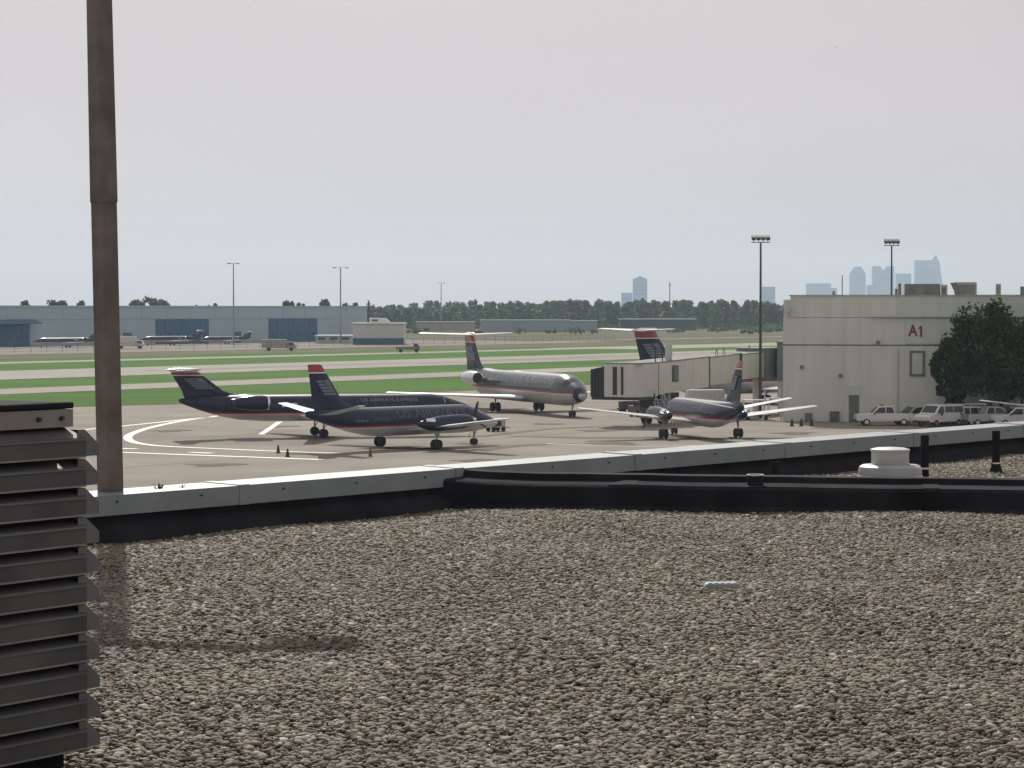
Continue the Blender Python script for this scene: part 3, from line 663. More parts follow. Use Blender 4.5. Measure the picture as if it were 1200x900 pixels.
def make_airliner():
    root = empty('twin_jet_airliner')
    zc = 2.7; r = 1.57
    F = Fus([(19.0, 2.2, .05, .05), (18.7, 2.22, .42, .38), (18.0, 2.3, .85, .78), (17.0, 2.45, 1.22, 1.12), (16.0, 2.6, 1.45, 1.4), (15.0, 2.7, 1.6, 1.6), (13.6, zc, r, r + .05),
             (-6.5, zc, r, r + .05), (-9, 2.85, 1.58, 1.6), (-11.5, 3.1, 1.25, 1.28), (-14.0, 3.4, .8, .85), (-16.2, 3.7, .32, .4), (-17.0, 3.8, .08, .15)])
    lv = livery('livery_airliner', (.085, .095, .115), 2.28, (.40, .41, .41))
    f = F.mesh(32).build('fuselage', lv, root, smooth='full')
    mb = MB()
    for s in (0, 1):
        for k in range(26):
            x = 13.2 - k * .8; a0, a1 = (12, 22) if s == 0 else (158, 168)
            F.patch(mb, x, x - .26, a0, a1, .012, 1, 2)
    mb.build('cabin_windows', 'aero_glass', f)['kind'] = 'stuff'
    for a0, a1 in ((91, 108), (110, 130), (132, 150), (72, 89), (50, 70), (30, 48)):
        mb = MB(); F.patch(mb, 16.1, 16.95, a0, a1, .012, 2, 3); mb.build('windscreen_pane', 'aero_glass', f)
    mb = MB(); F.patch(mb, 17.9, 18.7, 0, 359, .008, 3, 24); mb.build('radome', 'navy', f)
    mb = MB()
    for a0, a1 in ((-2, 4.5), (175.5, 182)): F.patch(mb, -8.5, 15.0, a0, a1, .010, 20, 2)
    mb.build('navy_cheat_line', 'navy', f)
    for s in (1, -1):
        wing_mb([(5.2, 1.2, 1.55, 6.2, .12), (2.2, 5.2, 1.72, 4.2, .115), (-2.2, 13.6, 2.08, 1.45, .10), (-2.5, 13.9, 2.09, .9, .05)], s).build('wing', 'wing_grey', root, smooth=True)
        jet_engine(root, -5.2, 4.6, 2.65 * s, 3.45, .72, 'silver_skin')
        gear(root, 0, 2.5 * s, 1.7, .5, .34, .32)
        wing_mb([(-14.1, .15, 8.05, 2.9, .10), (-16.1, 5.4, 8.25, 1.35, .09), (-16.3, 5.6, 8.25, .9, .05)], s).build('tailplane', 'white_paint', root, smooth=True)
    fin_mb([(-9.6, 4.1, 6.6, .03), (-11.0, 4.6, 5.2, .07), (-11.8, 5.2, 4.4, .1), (-13.4, 7.2, 3.4, .1)]).build('fin', 'navy', root, smooth=True)
    fin_mb([(-13.402, 7.203, 3.41, .102), (-13.47, 7.3, 3.36, .102)]).build('fin_white_band', 'white_paint', root)
    fin_mb([(-13.472, 7.302, 3.36, .1), (-14.0, 8.0, 3.0, .1), (-14.4, 8.28, 2.6, .05)]).build('fin_red_cap', 'red_paint', root, smooth=True)
    MB().lathe([(.03, -13.5), (.2, -13.9), (.22, -16.0), (.04, -17.4)], (0, 0, 8.12), 'x', 12).build('tail_bullet', 'white_paint', root, smooth=True)
    logo(root, -12.6, 5.2, 2.3, 1.5, .82, .24)
    gear(root, 16.0, 0, 1.6, .33, .18, .2)
    titles(root, F, 'US AIRWAYS', 8.6, 3.55, 1.35, 'title_white', 1.45)
    return root

def put(root, px, py, ang_deg, label, cat='airplane', group=None, adj=(0, 0)):
    """origin (between main wheels) on the ground at a pixel; heading measured from straight ahead, positive = right"""
    p = G(px, py, 0.02); a = R(ang_deg); root.location = (p.x + adj[0], p.y + adj[1], .02); root.rotation_euler[2] = math.atan2(math.cos(a), math.sin(a))
    tag(root, label, cat, group); return root
tp = make_turboprop(); put(tp, 478, 525, 46, 'navy twin turboprop airliner parked in front of the T-tailed regional jet')
t2 = put(copy_tree(tp), 821.5, 513.3, -15, 'navy twin turboprop airliner seen from behind, parked beside the boarding bridge')
rj = make_regional_jet(); put(rj, 374, 511.5, 75, 'navy T-tailed regional jet with red and white banded fin, behind the turboprop')
dc = make_airliner(); put(dc, 606, 481.8, 180 - 20.4, 'grey and navy T-tailed twin-jet airliner facing the roof, nose toward the boarding bridge')
d2 = copy_tree(dc); tpx = D(765, 400, 293); a = R(51)
d2.location = (tpx.x + 15.2 * math.sin(a), tpx.y + 15.2 * math.cos(a), .02); d2.rotation_euler[2] = math.atan2(math.cos(a), math.sin(a)); d2.scale = (1.06,) * 3
tag(d2, 'T-tailed airliner hidden behind the boarding bridge, only its red-topped fin showing', 'airplane')
tip = D(1147, 465, 238); t3 = copy_tree(tp); t3.location = (tip.x + 10.72, 237, .3); t3.rotation_euler[2] = PI / 2
t3.location.z = .02; tag(t3, 'turboprop airliner beside the terminal with only its pale wingtip in view by the tree', 'airplane')
for px, py, sc, lb in ((80, 407.2, .76, 'T-tailed jet parked before the hangar beside the blue door canopy'), (202, 404.6, .76, 'T-tailed jet parked in front of the first dark blue hangar door'), (266, 403.4, .66, 'smaller T-tailed jet parked between the two dark hangar doors')):
    c = copy_tree(rj); put(c, px, py, 180 + 62, lb, 'airplane', 'jets parked by the hangar'); c.scale = (sc,) * 3

# ------------------------------------------------------------------ ground equipment
mat('gpu_paint', (.42, .44, .40), .5, var=.12); mat('cone_dark', (.05, .03, .025), .7); mat('cone_orange', (.22, .06, .025), .7)
p = G(581, 505.5); g = empty('ground_power_cart', p, R(30), 'pale ground power cart standing at the turboprop nose', 'cart')
MB().box(-.75, .75, -.5, .5, .35, 1.15).build('housing', 'gpu_paint', g, bevel=.05)
MB().box(-.6, .3, -.512, -.503, .5, 1.0).build('louvre_panel', 'dark_metal', g)
MB().tube((.75, 0, .4), (1.5, 0, .3), .03).build('tow_bar', 'dark_metal', g)
for x in (-.5, .5):
    for y in (-.5, .5): wheel(g, x, y, .22, .22, .14)
def cone(px, py, h, label, m):
    p = G(px, py); c = empty('traffic_cone', p, 0, label, 'cone', 'cones on the apron')
    MB().box(-.2, .2, -.2, .2, 0, .04).build('base', 'cone_dark', c); MB().lathe([(.15, .04), (.05, h), (.03, h)], n=12).build('body', m, c, smooth=True)
    MB().lathe([(.118, h * .36), (.09, h * .62)], n=12, cap=False).build('band', 'cone_dark', c)
cone(326, 531, .62, 'dark traffic cone on the painted line nearest the regional jet', 'cone_dark'); cone(337, 535.5, .62, 'dark traffic cone standing between the two parallel apron lines', 'cone_dark'); cone(434, 535, .65, 'orange topped traffic cone beside the turboprop main wheel', 'cone_orange')

# ------------------------------------------------------------------ far terminal (gate A1), boarding bridge
def wall_mat(name, col, k=.16):
    m = bpy.data.materials.new(name); m.use_nodes = True; n = m.node_tree.nodes; l = m.node_tree.links; b = n['Principled BSDF']; b.inputs['Roughness'].default_value = .88; b.inputs['Specular IOR Level'].default_value = .2
    tc = n.new('ShaderNodeTexCoord'); mp = n.new('ShaderNodeMapping'); mp.inputs['Scale'].default_value = (1.6, 1.6, .13); l.new(tc.outputs['Object'], mp.inputs[0])
    a = n.new('ShaderNodeTexNoise'); a.inputs['Scale'].default_value = .8; a.inputs['Detail'].default_value = 6; l.new(mp.outputs[0], a.inputs[0])
    c = n.new('ShaderNodeTexNoise'); c.inputs['Scale'].default_value = .22; c.inputs['Detail'].default_value = 5; l.new(tc.outputs['Object'], c.inputs[0])
    ad = n.new('ShaderNodeMath'); ad.operation = 'ADD'; l.new(a.outputs[0], ad.inputs[0]); l.new(c.outputs[0], ad.inputs[1])
    mr = n.new('ShaderNodeMapRange'); mr.inputs[1].default_value = .7; mr.inputs[2].default_value = 1.3; mr.inputs[3].default_value = 1 - k; mr.inputs[4].default_value = 1 + k * .6; l.new(ad.outputs[0], mr.inputs[0])
    v = n.new('ShaderNodeVectorMath'); v.operation = 'SCALE'; v.inputs[0].default_value = col; l.new(mr.outputs[0], v.inputs['Scale']); l.new(v.outputs[0], b.inputs['Base Color']); MATS[name] = m
wall_mat('concrete_wall', (.61, .645, .575), .11); wall_mat('concrete_wall_b', (.55, .60, .555), .11)
mat('joint_dark', (.10, .10, .10), .9); mat('door_grey', (.14, .15, .15), .6, var=.1); mat('sign_red', (.22, .03, .035), .6)
mat('hvac', (.36, .345, .32), .6, var=.25, scale=1.2); mat('hvac_dark', (.15, .15, .145), .6, var=.35, scale=1)
mat('glass_dark', (.02, .03, .035), .12)
c0 = D(917.5, 450, 254); TX, TY = c0.x, 254.0; tang = math.atan2(-.2, .98)
tb = empty('concourse_building', (TX, TY, 0), tang, 'beige concrete concourse building marked with a red gate sign', 'building')
def TL(px, d=None):   # local x on the wall face for a pixel column
    k = (px - 600) / FPX; return (k * TY - TX) / (math.cos(tang) - k * math.sin(tang))
def TZ(px, py): x = TL(px); return D(px, py, TY + x * math.sin(tang)).z
HT = TZ(930, 347); zj = TZ(1000, 404.5); zu = TZ(1060, 372); LW = 24.5; DB = 26
xs = [0, 5.9, 11.8, 17.7, LW]
for i in range(4):
    MB().box(xs[i] + .005, xs[i+1] - .005, 0, .3, .03, zj - .06).build('wall_panel', 'concrete_wall', tb)
    MB().box(xs[i] + (.005 if i else .0), xs[i+1] - .005, 0, .3, zj + .06, zu - .04).build('wall_panel', 'concrete_wall', tb)
    if i >= 2: MB().box(xs[i] + .012, xs[i+1] - .012, -.12, -.005, zj + .16, zu - .12).build('facing_panel', 'concrete_wall_b', tb)
MB().box(.7, 11, .05, .3, zu, HT).build('upper_wall', 'concrete_wall', tb)
MB().box(11.02, LW, .05, .3, zu, HT).build('upper_wall', 'concrete_wall_b', tb)
MB().box(8.6, LW, -.35, .04, zu + .02, zu + .2).build('ledge', 'concrete_wall_b', tb)
MB().box(.02, LW - .02, .31, DB, .02, HT - .35).build('core', 'concrete_wall', tb)
MB().box(.02, LW - .02, .05, .305, zj - .06, zj + .06).build('joint', 'joint_dark', tb)
MB().box(.6, LW, -.06, .4, HT + .01, HT + .12).build('roof_coping', 'hvac', tb)
x0, x1 = TL(995), TL(1007); dr = MB().box(x0, x1, -.06, -.01, .03, TZ(1000, 463)).build('door', 'door_grey', tb)
MB().box(x0 + .1, x0 + .16, -.12, -.065, 1.0, 1.12).build('handle', 'chrome', dr); MB().box(x0 - .1, x1 + .1, -.1, -.01, TZ(1000, 463) + .01, TZ(1000, 452)).build('door_hood', 'concrete_wall_b', tb)
for px0, px1, py in ((944, 952, 484), (973, 984, 482)): MB().box(TL(px0), TL(px1), -.4, -.01, .03, TZ(px0, py)).build('utility_box', 'hvac_dark', tb)
x0, x1, z0_, z1_ = TL(1066), TL(1084), TZ(1075, 441), TZ(1075, 411)
fr = MB().box(x0, x1, -.10, -.01, z0_, z0_ + .22).box(x0, x1, -.10, -.01, z1_ - .22, z1_).box(x0, x0 + .22, -.10, -.01, z0_ + .22, z1_ - .22).box(x1 - .22, x1, -.10, -.01, z0_ + .22, z1_ - .22).build('panel_frame', 'door_grey', tb)
MB().box(x0 + .23, x1 - .23, -.07, -.01, z0_ + .23, z1_ - .23).build('panel', 'concrete_wall_b', tb)
sx, sz = TL(1073), TZ(1073, 388)
text_obj('gate_sign', 'A', 1.5, 'sign_red', tb, lambda u, v: (sx - .26 + u * .82, -.16, sz + v), bold=.04)
MB().add([(sx + q, -.16, sz - .14 + r) for q, r in ((.42, -.42), (.62, -.42), (.62, .64), (.49, .64), (.27, .46), (.27, .31), (.42, .41))], [(0, 1, 2, 3, 6), (3, 4, 5, 6)]).build('gate_sign', 'sign_red', tb)
for px in (1052,):
    x = TL(px); MB().tube((x, -.09, .05), (x, -.09, zj - .3), .06, .06, 8).build('downpipe', 'concrete_wall_b', tb)
for px, py in ((1029, 401), (985, 440), (940, 430)):
    x = TL(px); z = TZ(px, py); MB().box(x - .16, x + .16, -.28, -.01, z - .16, z + .16).build('wall_lamp', 'hvac_dark', tb, bevel=.03)
lx = TL(921); MB().box(lx - .1, lx + .5, -.55, -.02, TZ(921, 366), TZ(921, 361)).build('wall_light', 'white_metal', tb)
for px0, px1, py0, py1, m, dep in ((1058, 1099, 333, 346, 'hvac_dark', 3), (1101, 1108, 334, 346, 'hvac', 2), (1117, 1143, 331, 346, 'hvac', 2.5), (1166, 1172, 333, 346, 'hvac', 1), (1195, 1206, 336, 346, 'hvac_dark', 2)):
    xa, xb = TL(px0), TL(px1)
    u = MB().box(xa, xb, 2.5, 2.5 + dep, HT - .34, TZ(px0, py0) + .05).build('rooftop_unit', m, tb, bevel=.04)
    MB().box(xa + .1, xb - .1, 2.44, 2.49, HT + .2, TZ(px0, py0) - .2).build('grille', 'hvac_dark', u)
xa, xb = TL(1112), TL(1120); MB().prism([(xa, TZ(1112, 331)), (xb, TZ(1112, 331)), (TL(1122), HT + .1), (TL(1119), HT + .1)], 2.3, 2.44, 'y').build('intake_hood', 'hvac_dark', tb)
for px, py in ((984, 322), (1048, 338), (1052, 332), (974, 341), (1085, 338)):
    x = TL(px); MB().tube((x, 3, HT - .34), (x, 3, TZ(px, py)), .05 if px == 984 else .14).build('roof_pipe', 'hvac_dark', tb)

# boarding bridge
mat('bridge_panel', (.64, .63, .58), .55, var=.06, scale=.6); mat('bridge_panel_b', (.58, .575, .535), .55, var=.06, scale=.6); mat('bridge_roof', (.26, .26, .24), .8, var=.1, scale=.4, spec=.1); mat('bellows', (.045, .047, .055), .8, var=.3, scale=2); mat('rotunda_grey', (.20, .225, .235), .6, var=.08)
b0 = D(736, 450, 243.5); b1 = D(882, 430, 275); bd = Vector((b1.x - b0.x, b1.y - b0.y, 0)); BL = bd.length; brz = math.atan2(bd.y, bd.x)
br = empty('boarding_bridge', (b0.x, b0.y, 0), brz, 'beige telescoping passenger boarding bridge leading to the concourse', 'boarding bridge')
zA0, zA1 = 2.85, 3.65
def bz(x): return zA0 + (zA1 - zA0) * x / BL
def tunnel(x0, x1, w, h, dz, m, name='tunnel'):
    z0, z1 = bz(x0) + dz, bz(x1) + dz
    t = MB().add([(x0,-w,z0),(x1,-w,z1),(x1,w,z1),(x0,w,z0),(x0,-w,z0+h),(x1,-w,z1+h),(x1,w,z1+h),(x0,w,z0+h)], [(0,3,2,1),(4,5,6,7),(0,1,5,4),(1,2,6,5),(2,3,7,6),(3,0,4,7)]).build(name, m, br)
    MB().add([(x0,-w-.03,z0+h-.02),(x1,-w-.03,z1+h-.02),(x1,w+.03,z1+h-.02),(x0,w+.03,z0+h-.02),(x0,-w-.03,z0+h+.1),(x1,-w-.03,z1+h+.1),(x1,w+.03,z1+h+.1),(x0,w+.03,z0+h+.1)], [(0,3,2,1),(4,5,6,7),(0,1,5,4),(1,2,6,5),(2,3,7,6),(3,0,4,7)]).build('roof_sheet', 'bridge_roof', t)
    k = x0 + 1.1
    while k < x1 - .5:
        MB().box(k, k + .05, -w - .014, -w - .002, bz(k) + dz + .12, bz(k) + dz + h - .1).build('panel_rib', m, t); k += 1.15
    return t
tA = tunnel(3.6, BL * .50, 1.62, 2.95, 0, 'bridge_panel')
tB = tunnel(BL * .50 + .02, BL * .77, 1.48, 2.75, .12, 'bridge_panel_b')
tC = tunnel(BL * .77 + .02, BL, 1.36, 2.55, .22, 'bridge_panel')
MB().box(3.2, 3.58, -1.7, 1.7, bz(3) - .05, bz(3) + 3.05).build('gutter_frame', 'rotunda_grey', br)
for xx in (BL * .50, BL * .77): MB().box(xx - .12, xx + .05, -1.68, 1.68, bz(xx) - .05, bz(xx) + 3.0).build('tunnel_collar', 'bellows', br)
# cab: faceted drum plus canopy
cab = MB().prism([(3.2, -1.75), (1.2, -1.75), (-.4, -1.7), (-1.4, -1.1), (-1.4, 1.3), (-1.2, 1.93), (2.6, 1.93), (3.2, 1.7)], 2.78, 5.85, 'z').build('cab', 'bridge_panel_b', br)
for y0, y1 in ((.55, .95), (-.1, .12)): MB().box(-1.46, -1.405, y0, y1, 3.0, 5.6).build('cab_shutter', 'bellows', cab)
for i in range(5): MB().box(-1.25 + .05 * i, 2.5 - .05 * i, 1.95 + i * .3, 2.17 + i * .3, 2.75, 5.6 - .06 * i).build('canopy_fold', 'bellows', cab)
MB().box(-1.3, 3.2, -1.7, 1.9, 5.86, 5.98).build('cab_roof', 'bridge_roof', cab)
MB().box(-1.2, 3.2, -1.6, 3.2, 2.5, 2.74).build('cab_floor', 'dark_metal', cab)
wx = 7.2; wz = bz(wx) + 1.0
wf = MB().box(wx, wx + 1.5, -1.7, -1.625, wz, wz + 1.55).build('window_frame', 'dark_metal', tA); MB().box(wx + .16, wx + 1.34, -1.72, -1.705, wz + .2, wz + 1.4).build('pane', 'glass_dark', wf)
MB().box(wx + .2, wx + .8, -1.3, -.8, bz(wx) + 3.06, bz(wx) + 4.6).build('light_box', 'white_metal', br)
for xx in (3.4, 5.2): MB().tube((xx, -1.4, bz(xx) + 3.0), (xx, -1.4, bz(xx) + 4.3), .06).box(xx - .14, xx + .14, -1.5, -1.3, bz(xx) + 4.3, bz(xx) + 4.55).build('beacon_post', 'dark_metal', br)
for xx in (BL * .58, BL * .64, BL * .86): MB().tube((xx, -1.2, bz(xx) + 2.9), (xx + .4, -1.2, bz(xx) + 3.7), .04).tube((xx + .8, -1.2, bz(xx) + 2.9), (xx + .4, -1.2, bz(xx) + 3.7), .04).build('roof_rail', 'rotunda_grey', br)
lg = MB().box(6.4, 7.2, -1.5, -1.1, .7, bz(6.8) - .02).box(6.4, 7.2, 1.1, 1.5, .7, bz(6.8) - .02).box(6.3, 7.3, -1.4, 1.4, .5, .95).build('drive_column', 'rotunda_grey', br)
for y in (-1.1, -.6, .6, 1.1): wheel(lg, 6.8, y, .5, .5, .36)
MB().box(4.4, 6.1, -1.5, .6, 1.35, bz(5) - .12).build('equipment_bay', 'dark_metal', br)
MB().box(7.9, 9.6, -1.4, -.9, 1.1, bz(8) - .1).build('cable_carrier', 'bellows', br)
stf = MB()
for i in range(9): stf.box(.9 + i * .3, 1.22 + i * .3, -3.05, -2.15, .28 * (9 - i) - .04, .28 * (9 - i))
st_ = stf.build('service_stair', 'white_metal', br)
for y in (-3.08, -2.12):
    mb = MB(); mb.tube((.9, y, 2.5), (3.5, y, .15), .06); mb.tube((.9, y, 3.5), (3.5, y, 1.15), .04)
    for i in range(5): mb.tube((.95 + i * .62, y, 2.45 - i * .56), (.95 + i * .62, y, 3.45 - i * .56), .03)
    mb.build('stair_rail', 'white_metal', st_)
rp = MB().lathe([(.5, .03), (.45, bz(BL))], (BL + 1.4, 0, 0), 'z', 14).build('rotunda_column', 'concrete_wall', br, smooth=True)
MB().lathe([(2.2, bz(BL)), (2.2, bz(BL) + 3.1), (2.3, bz(BL) + 3.1), (2.3, bz(BL) + 3.25)], (BL + 1.4, 0, 0), 'z', 20).build('rotunda', 'rotunda_grey', br)
# fixed walkway from the rotunda to the concourse
wk0 = br.matrix_basis @ Vector((BL + 1.4, 0, 0))
wk = empty('fixed_walkway', (wk0.x, wk0.y, 0), R(-11), 'grey-blue fixed walkway between the boarding bridge and the concourse', 'walkway')
MB().box(2.35, 9, -2.6, 1.6, 3.5, 7.35).build('corridor', 'rotunda_grey', wk); MB().box(2.3, 9, -2.8, 1.8, 7.37, 7.6).build('corridor_roof', 'bridge_roof', wk)
MB().box(2.4, 9, -2.45, -2.2, .03, 3.48).build('support_wall', 'concrete_wall', wk)

# service vehicles and equipment under the bridge
mat('belt_white', (.55, .55, .52), .5, var=.1); mat('bag_dark', (.06, .06, .07), .7); mat('tug_white', (.62, .62, .6), .4)
def cart(px, py, rz, L, w, h, label, m, cover=True):
    p = G(px, py); c = empty('baggage_cart', p, R(rz), label, 'cart', 'carts under the boarding bridge')
    MB().box(-L/2, L/2, -w/2, w/2, .4, .55).build('deck', 'dark_metal', c)
    if cover:
        MB().box(-L/2, L/2, -w/2, w/2, h - .06, h).build('canopy', m, c)
        for x in (-L/2 + .05, L/2 - .05):
            for y in (-w/2 + .05, w/2 - .05): MB().tube((x, y, .55), (x, y, h - .06), .04).build('post', m, c)
        MB().box(-L/2 + .01, -L/2 + .05, -w/2 + .1, w/2 - .1, .56, h - .08).build('end_panel', m, c)
    else: MB().box(-L/2 + .1, L/2 - .1, -w/2 + .1, w/2 - .1, .56, h).build('load', m, c, bevel=.08)
    for x in (-L/2 + .4, L/2 - .4):
        for y in (-w/2 + .1, w/2 - .1): wheel(c, x, y, .22, .22, .14)
cart(775, 486, 20, 2.6, 1.5, 1.9, 'white framed baggage cart under the boarding bridge', 'tug_white')
cart(826, 483, 10, 4.2, 1.7, 2.4, 'long pale covered load under the boarding bridge tunnels', 'belt_white', False)
cart(886, 492, 0, 2.6, 1.5, 2.0, 'white framed cart beside the mast near the concourse corner', 'tug_white')
p = G(905, 493); pt = empty('equipment_stand', p, 0, 'white maintenance stand against the concourse corner', 'stand')
MB().box(-.8, .8, -.5, .5, 2.1, 2.25).build('platform', 'belt_white', pt)
for x in (-.75, .75):
    for y in (-.45, .45): MB().tube((x * 1.2, y * 1.2, 0), (x, y, 2.1), .05).build('leg', 'belt_white', pt)
for y in (-.45, .45): MB().tube((-.75, y, 2.25), (-.75, y, 3.1), .03).tube((.75, y, 2.25), (.75, y, 3.1), .03).tube((-.75, y, 3.1), (.75, y, 3.1), .03).build('guard_rail', 'belt_white', pt)
for px in (928, 939, 951):
    p = G(px, 499.5); c = empty('traffic_cone', p, 0, 'dark cone in the row before the concourse wall', 'cone', 'cones before the concourse')
    MB().box(-.22, .22, -.22, .22, 0, .05).build('base', 'cone_dark', c); MB().lathe([(.18, .05), (.06, .7), (.04, .7)], n=12).build('body', 'cone_dark', c, smooth=True)

def tug(px, py, rz, label, m):
    e = empty('baggage_tug', G(px, py), R(rz), label, 'tug')
    MB().prism([(-1.3, .35), (1.4, .35), (1.4, .95), (.5, 1.05), (.4, .75), (-.5, .75), (-.55, 1.15), (-1.3, 1.15)], -.65, .65, 'y').build('body', m, e, bevel=.04)
    MB().box(-.5, .0, -.5, .5, .76, .95).box(-.62, -.5, -.5, .5, .9, 1.45).build('seat', 'bellows', e); MB().tube((.45, 0, .8), (.25, 0, 1.3), .03).build('steering_column', 'dark_metal', e)
    for x in (-.6, .45):
        for y in (-.6, .6): MB().tube((x, y, 1.0), (x, y, 1.95), .03, n=6).build('canopy_post', 'dark_metal', e)
    MB().box(-.75, .6, -.68, .68, 1.95, 2.02).build('canopy', m, e)
    for x in (-.85, .9):
        for y in (-.6, .6): wheel(e, x, y, .33, .33, .22)
tug(752, 488, 30, 'dark baggage tug under the boarding bridge cab', 'hvac_dark'); tug(789, 487.5, 200, 'white baggage tug near the framed cart under the bridge', 'tug_white')
cart(738, 484, 15, 2.4, 1.4, 1.3, 'dark loaded baggage cart below the bridge service stair', 'bag_dark', False)

# flood-light masts
mat('mast', (.05, .052, .05), .6, var=.2); mat('mast_pale', (.25, .26, .26), .6)
def mast(px, base_d, topy, label, heads=4, r=.16, m='mast', cat='light mast', style='bank', basez=0, hw=.8):
    top = D(px, topy, base_d); h = top.z
    e = empty('flood_light_mast', (top.x, base_d, basez), 0, label, cat)
    MB().tube((0, 0, 0.02), (0, 0, h - basez - .6), r, r * .55, 10).build('shaft', m, e, smooth=True)
    zt = h - basez
    MB().box(-hw, hw, -.06, .06, zt - .68, zt - .6).build('cross_bar', m, e)
    if style == 'bank':
        for i in range(heads):
            x = -hw + 2 * hw * (i + .5) / heads; w = hw / heads * .85
            f = MB().prism([(-.35, zt - .45), (.35, zt - .12), (.28, zt + .1), (-.45, zt - .15)], x - w, x + w, 'x').build('floodlight', m, e)
            MB().tube((x, 0, zt - .6), (x, 0, zt - .3), .03).build('yoke', m, e)
    elif style == 'tee':
        for x in (-hw, hw): MB().box(x - .5, x + .5, -.3, .3, zt - .9, zt - .58).build('lamp_head', m, e)
    return e
mast(891.5, 262, 276.5, 'tall dark flood-light mast standing behind the parked turboprop, by the concourse', 4, .17, hw=.95)
mast(1045, 292, 281, 'flood-light mast with four lamp heads rising behind the concourse roof', 4, .15, hw=.88)
mast(273.5, 800, 306, 'slim pale light mast over the hangar doors', r=.28, m='mast_pale', style='tee', hw=1.3)
mast(399, 830, 311, 'pale light mast with wide head near the hangar end', r=.3, m='mast_pale', style='tee', hw=2.0)
mast(517, 1300, 330, 'faint distant light mast above the woods', r=.3, m='mast_pale', style='tee', hw=1.3)
for px, d, py in ((785, 1900, 330), (432, 830, 352)):
    top = D(px, py, d); e = empty('radio_mast', (top.x, d, 0), 0, 'thin dark radio mast rising above the distant treeline' if px == 785 else 'thin pole standing at the hangar corner', 'mast')
    MB().tube((0, 0, 0), (0, 0, top.z), .5, .25, 6).build('shaft', 'mast', e); MB().tube((0, 0, top.z * .9), (0, 0, top.z * .93), .7, .7, 6).build('collar', 'mast', e)

# ------------------------------------------------------------------ vehicles by the concourse
mat('van_white', (.66, .66, .64), .3, coat=.5, var=.04); mat('van_silver', (.40, .41, .41), .3, coat=.5, metal=.3); mat('lamp_red', (.3, .02, .02), .3); mat('lamp_clear', (.7, .7, .68), .15); mat('bumper', (.04, .04, .042), .6)
def vehicle(name, prof, glass, L, w, label, cat, m, px, d, rz, bed=None):
    """prof: side outline (x, z) ; glass: list of side window quads ; nose toward +x"""
    b = D(px, 450, d); e = empty(name, (b.x, d, .02), R(rz), label, cat)
    n = len(prof); rs = []
    for y, ins in ((-w/2, .0), (-w/2 + .001, 0), (0, 0), (w/2 - .001, 0), (w/2, 0)):
        rs.append([(x, y * (1 - .13 * max(0, (z - .95)) / .9), z) for x, z in prof])
    body = MB().rings([rs[0], rs[2], rs[4]]).build('body', m, e, bevel=.035)
    for q in glass:
        for s in (-1, 1):
            V = [(x, s * (w/2 * (1 - .13 * max(0, (z - .95)) / .9) + .012), z) for x, z in q]
            MB().add(V, [tuple(range(len(V)))]).build('side_window', 'glass_dark', body)
    def ends(q0, q1, nm, mm, inset=.12):
        (x0, z0), (x1, z1) = q0, q1; a = w/2 * (1 - .13 * max(0, z0 - .95) / .9) - inset; c = w/2 * (1 - .13 * max(0, z1 - .95) / .9) - inset
        nx, nz = (z1 - z0), -(x1 - x0); l = math.hypot(nx, nz); nx, nz = nx / l * .015, nz / l * .015
        if (x0 > 0) != (nx > 0): nx, nz = -nx, -nz
        MB().add([(x0 + nx, -a, z0 + nz), (x0 + nx, a, z0 + nz), (x1 + nx, c, z1 + nz), (x1 + nx, -c, z1 + nz)], [(0,1,2,3)]).build(nm, mm, body)
    return e, body, ends
def trim(e, L, w, wb, r=.34, zb=.5, front_lamps=.78):
    for x in (wb/2, -wb/2):
        for y in (-w/2 + .1, w/2 - .1):
            wl = wheel(e, x, y, r, r, .22); MB().lathe([(.2, -.115), (.2, .115)], (x, y, r), 'y', 12).build('rim', 'chrome', wl)
    MB().box(L/2 - .08, L/2 + .1, -w/2 + .05, w/2 - .05, .38, .58).build('bumper', 'bumper', e); MB().box(-L/2 - .1, -L/2 + .08, -w/2 + .05, w/2 - .05, .38, .58).build('bumper', 'bumper', e)
    for s in (-1, 1):
        MB().box(L/2 - .06, L/2 + .025, s * (w/2 - .2) - .14, s * (w/2 - .2) + .14, front_lamps - .09, front_lamps + .08).build('headlight', 'lamp_clear', e)
        MB().box(-L/2 - .025, -L/2 + .06, s * (w/2 - .12) - .08, s * (w/2 - .12) + .08, .8, 1.15).build('tail_light', 'lamp_red', e)
        MB().box(.18 * L, .18 * L + .1, s * (w/2 + .12) - .1, s * (w/2 + .12) + .1, 1.05, 1.25).build('mirror', 'bumper', e)
SUVP = [(2.45, .42), (2.45, .92), (2.3, 1.02), (1.15, 1.12), (.45, 1.72), (.1, 1.78), (-2.2, 1.74), (-2.42, 1.1), (-2.42, .42)]
VANP = [(2.6, .42), (2.6, .95), (2.4, 1.1), (1.75, 1.22), (1.05, 1.98), (.7, 2.06), (-2.5, 2.04), (-2.62, 1.2), (-2.62, .42)]
PICK = [(2.7, .45), (2.7, 1.0), (2.5, 1.08), (1.25, 1.16), (.65, 1.78), (.3, 1.84), (-.75, 1.82), (-1.0, 1.16), (-2.7, 1.14), (-2.7, .45)]
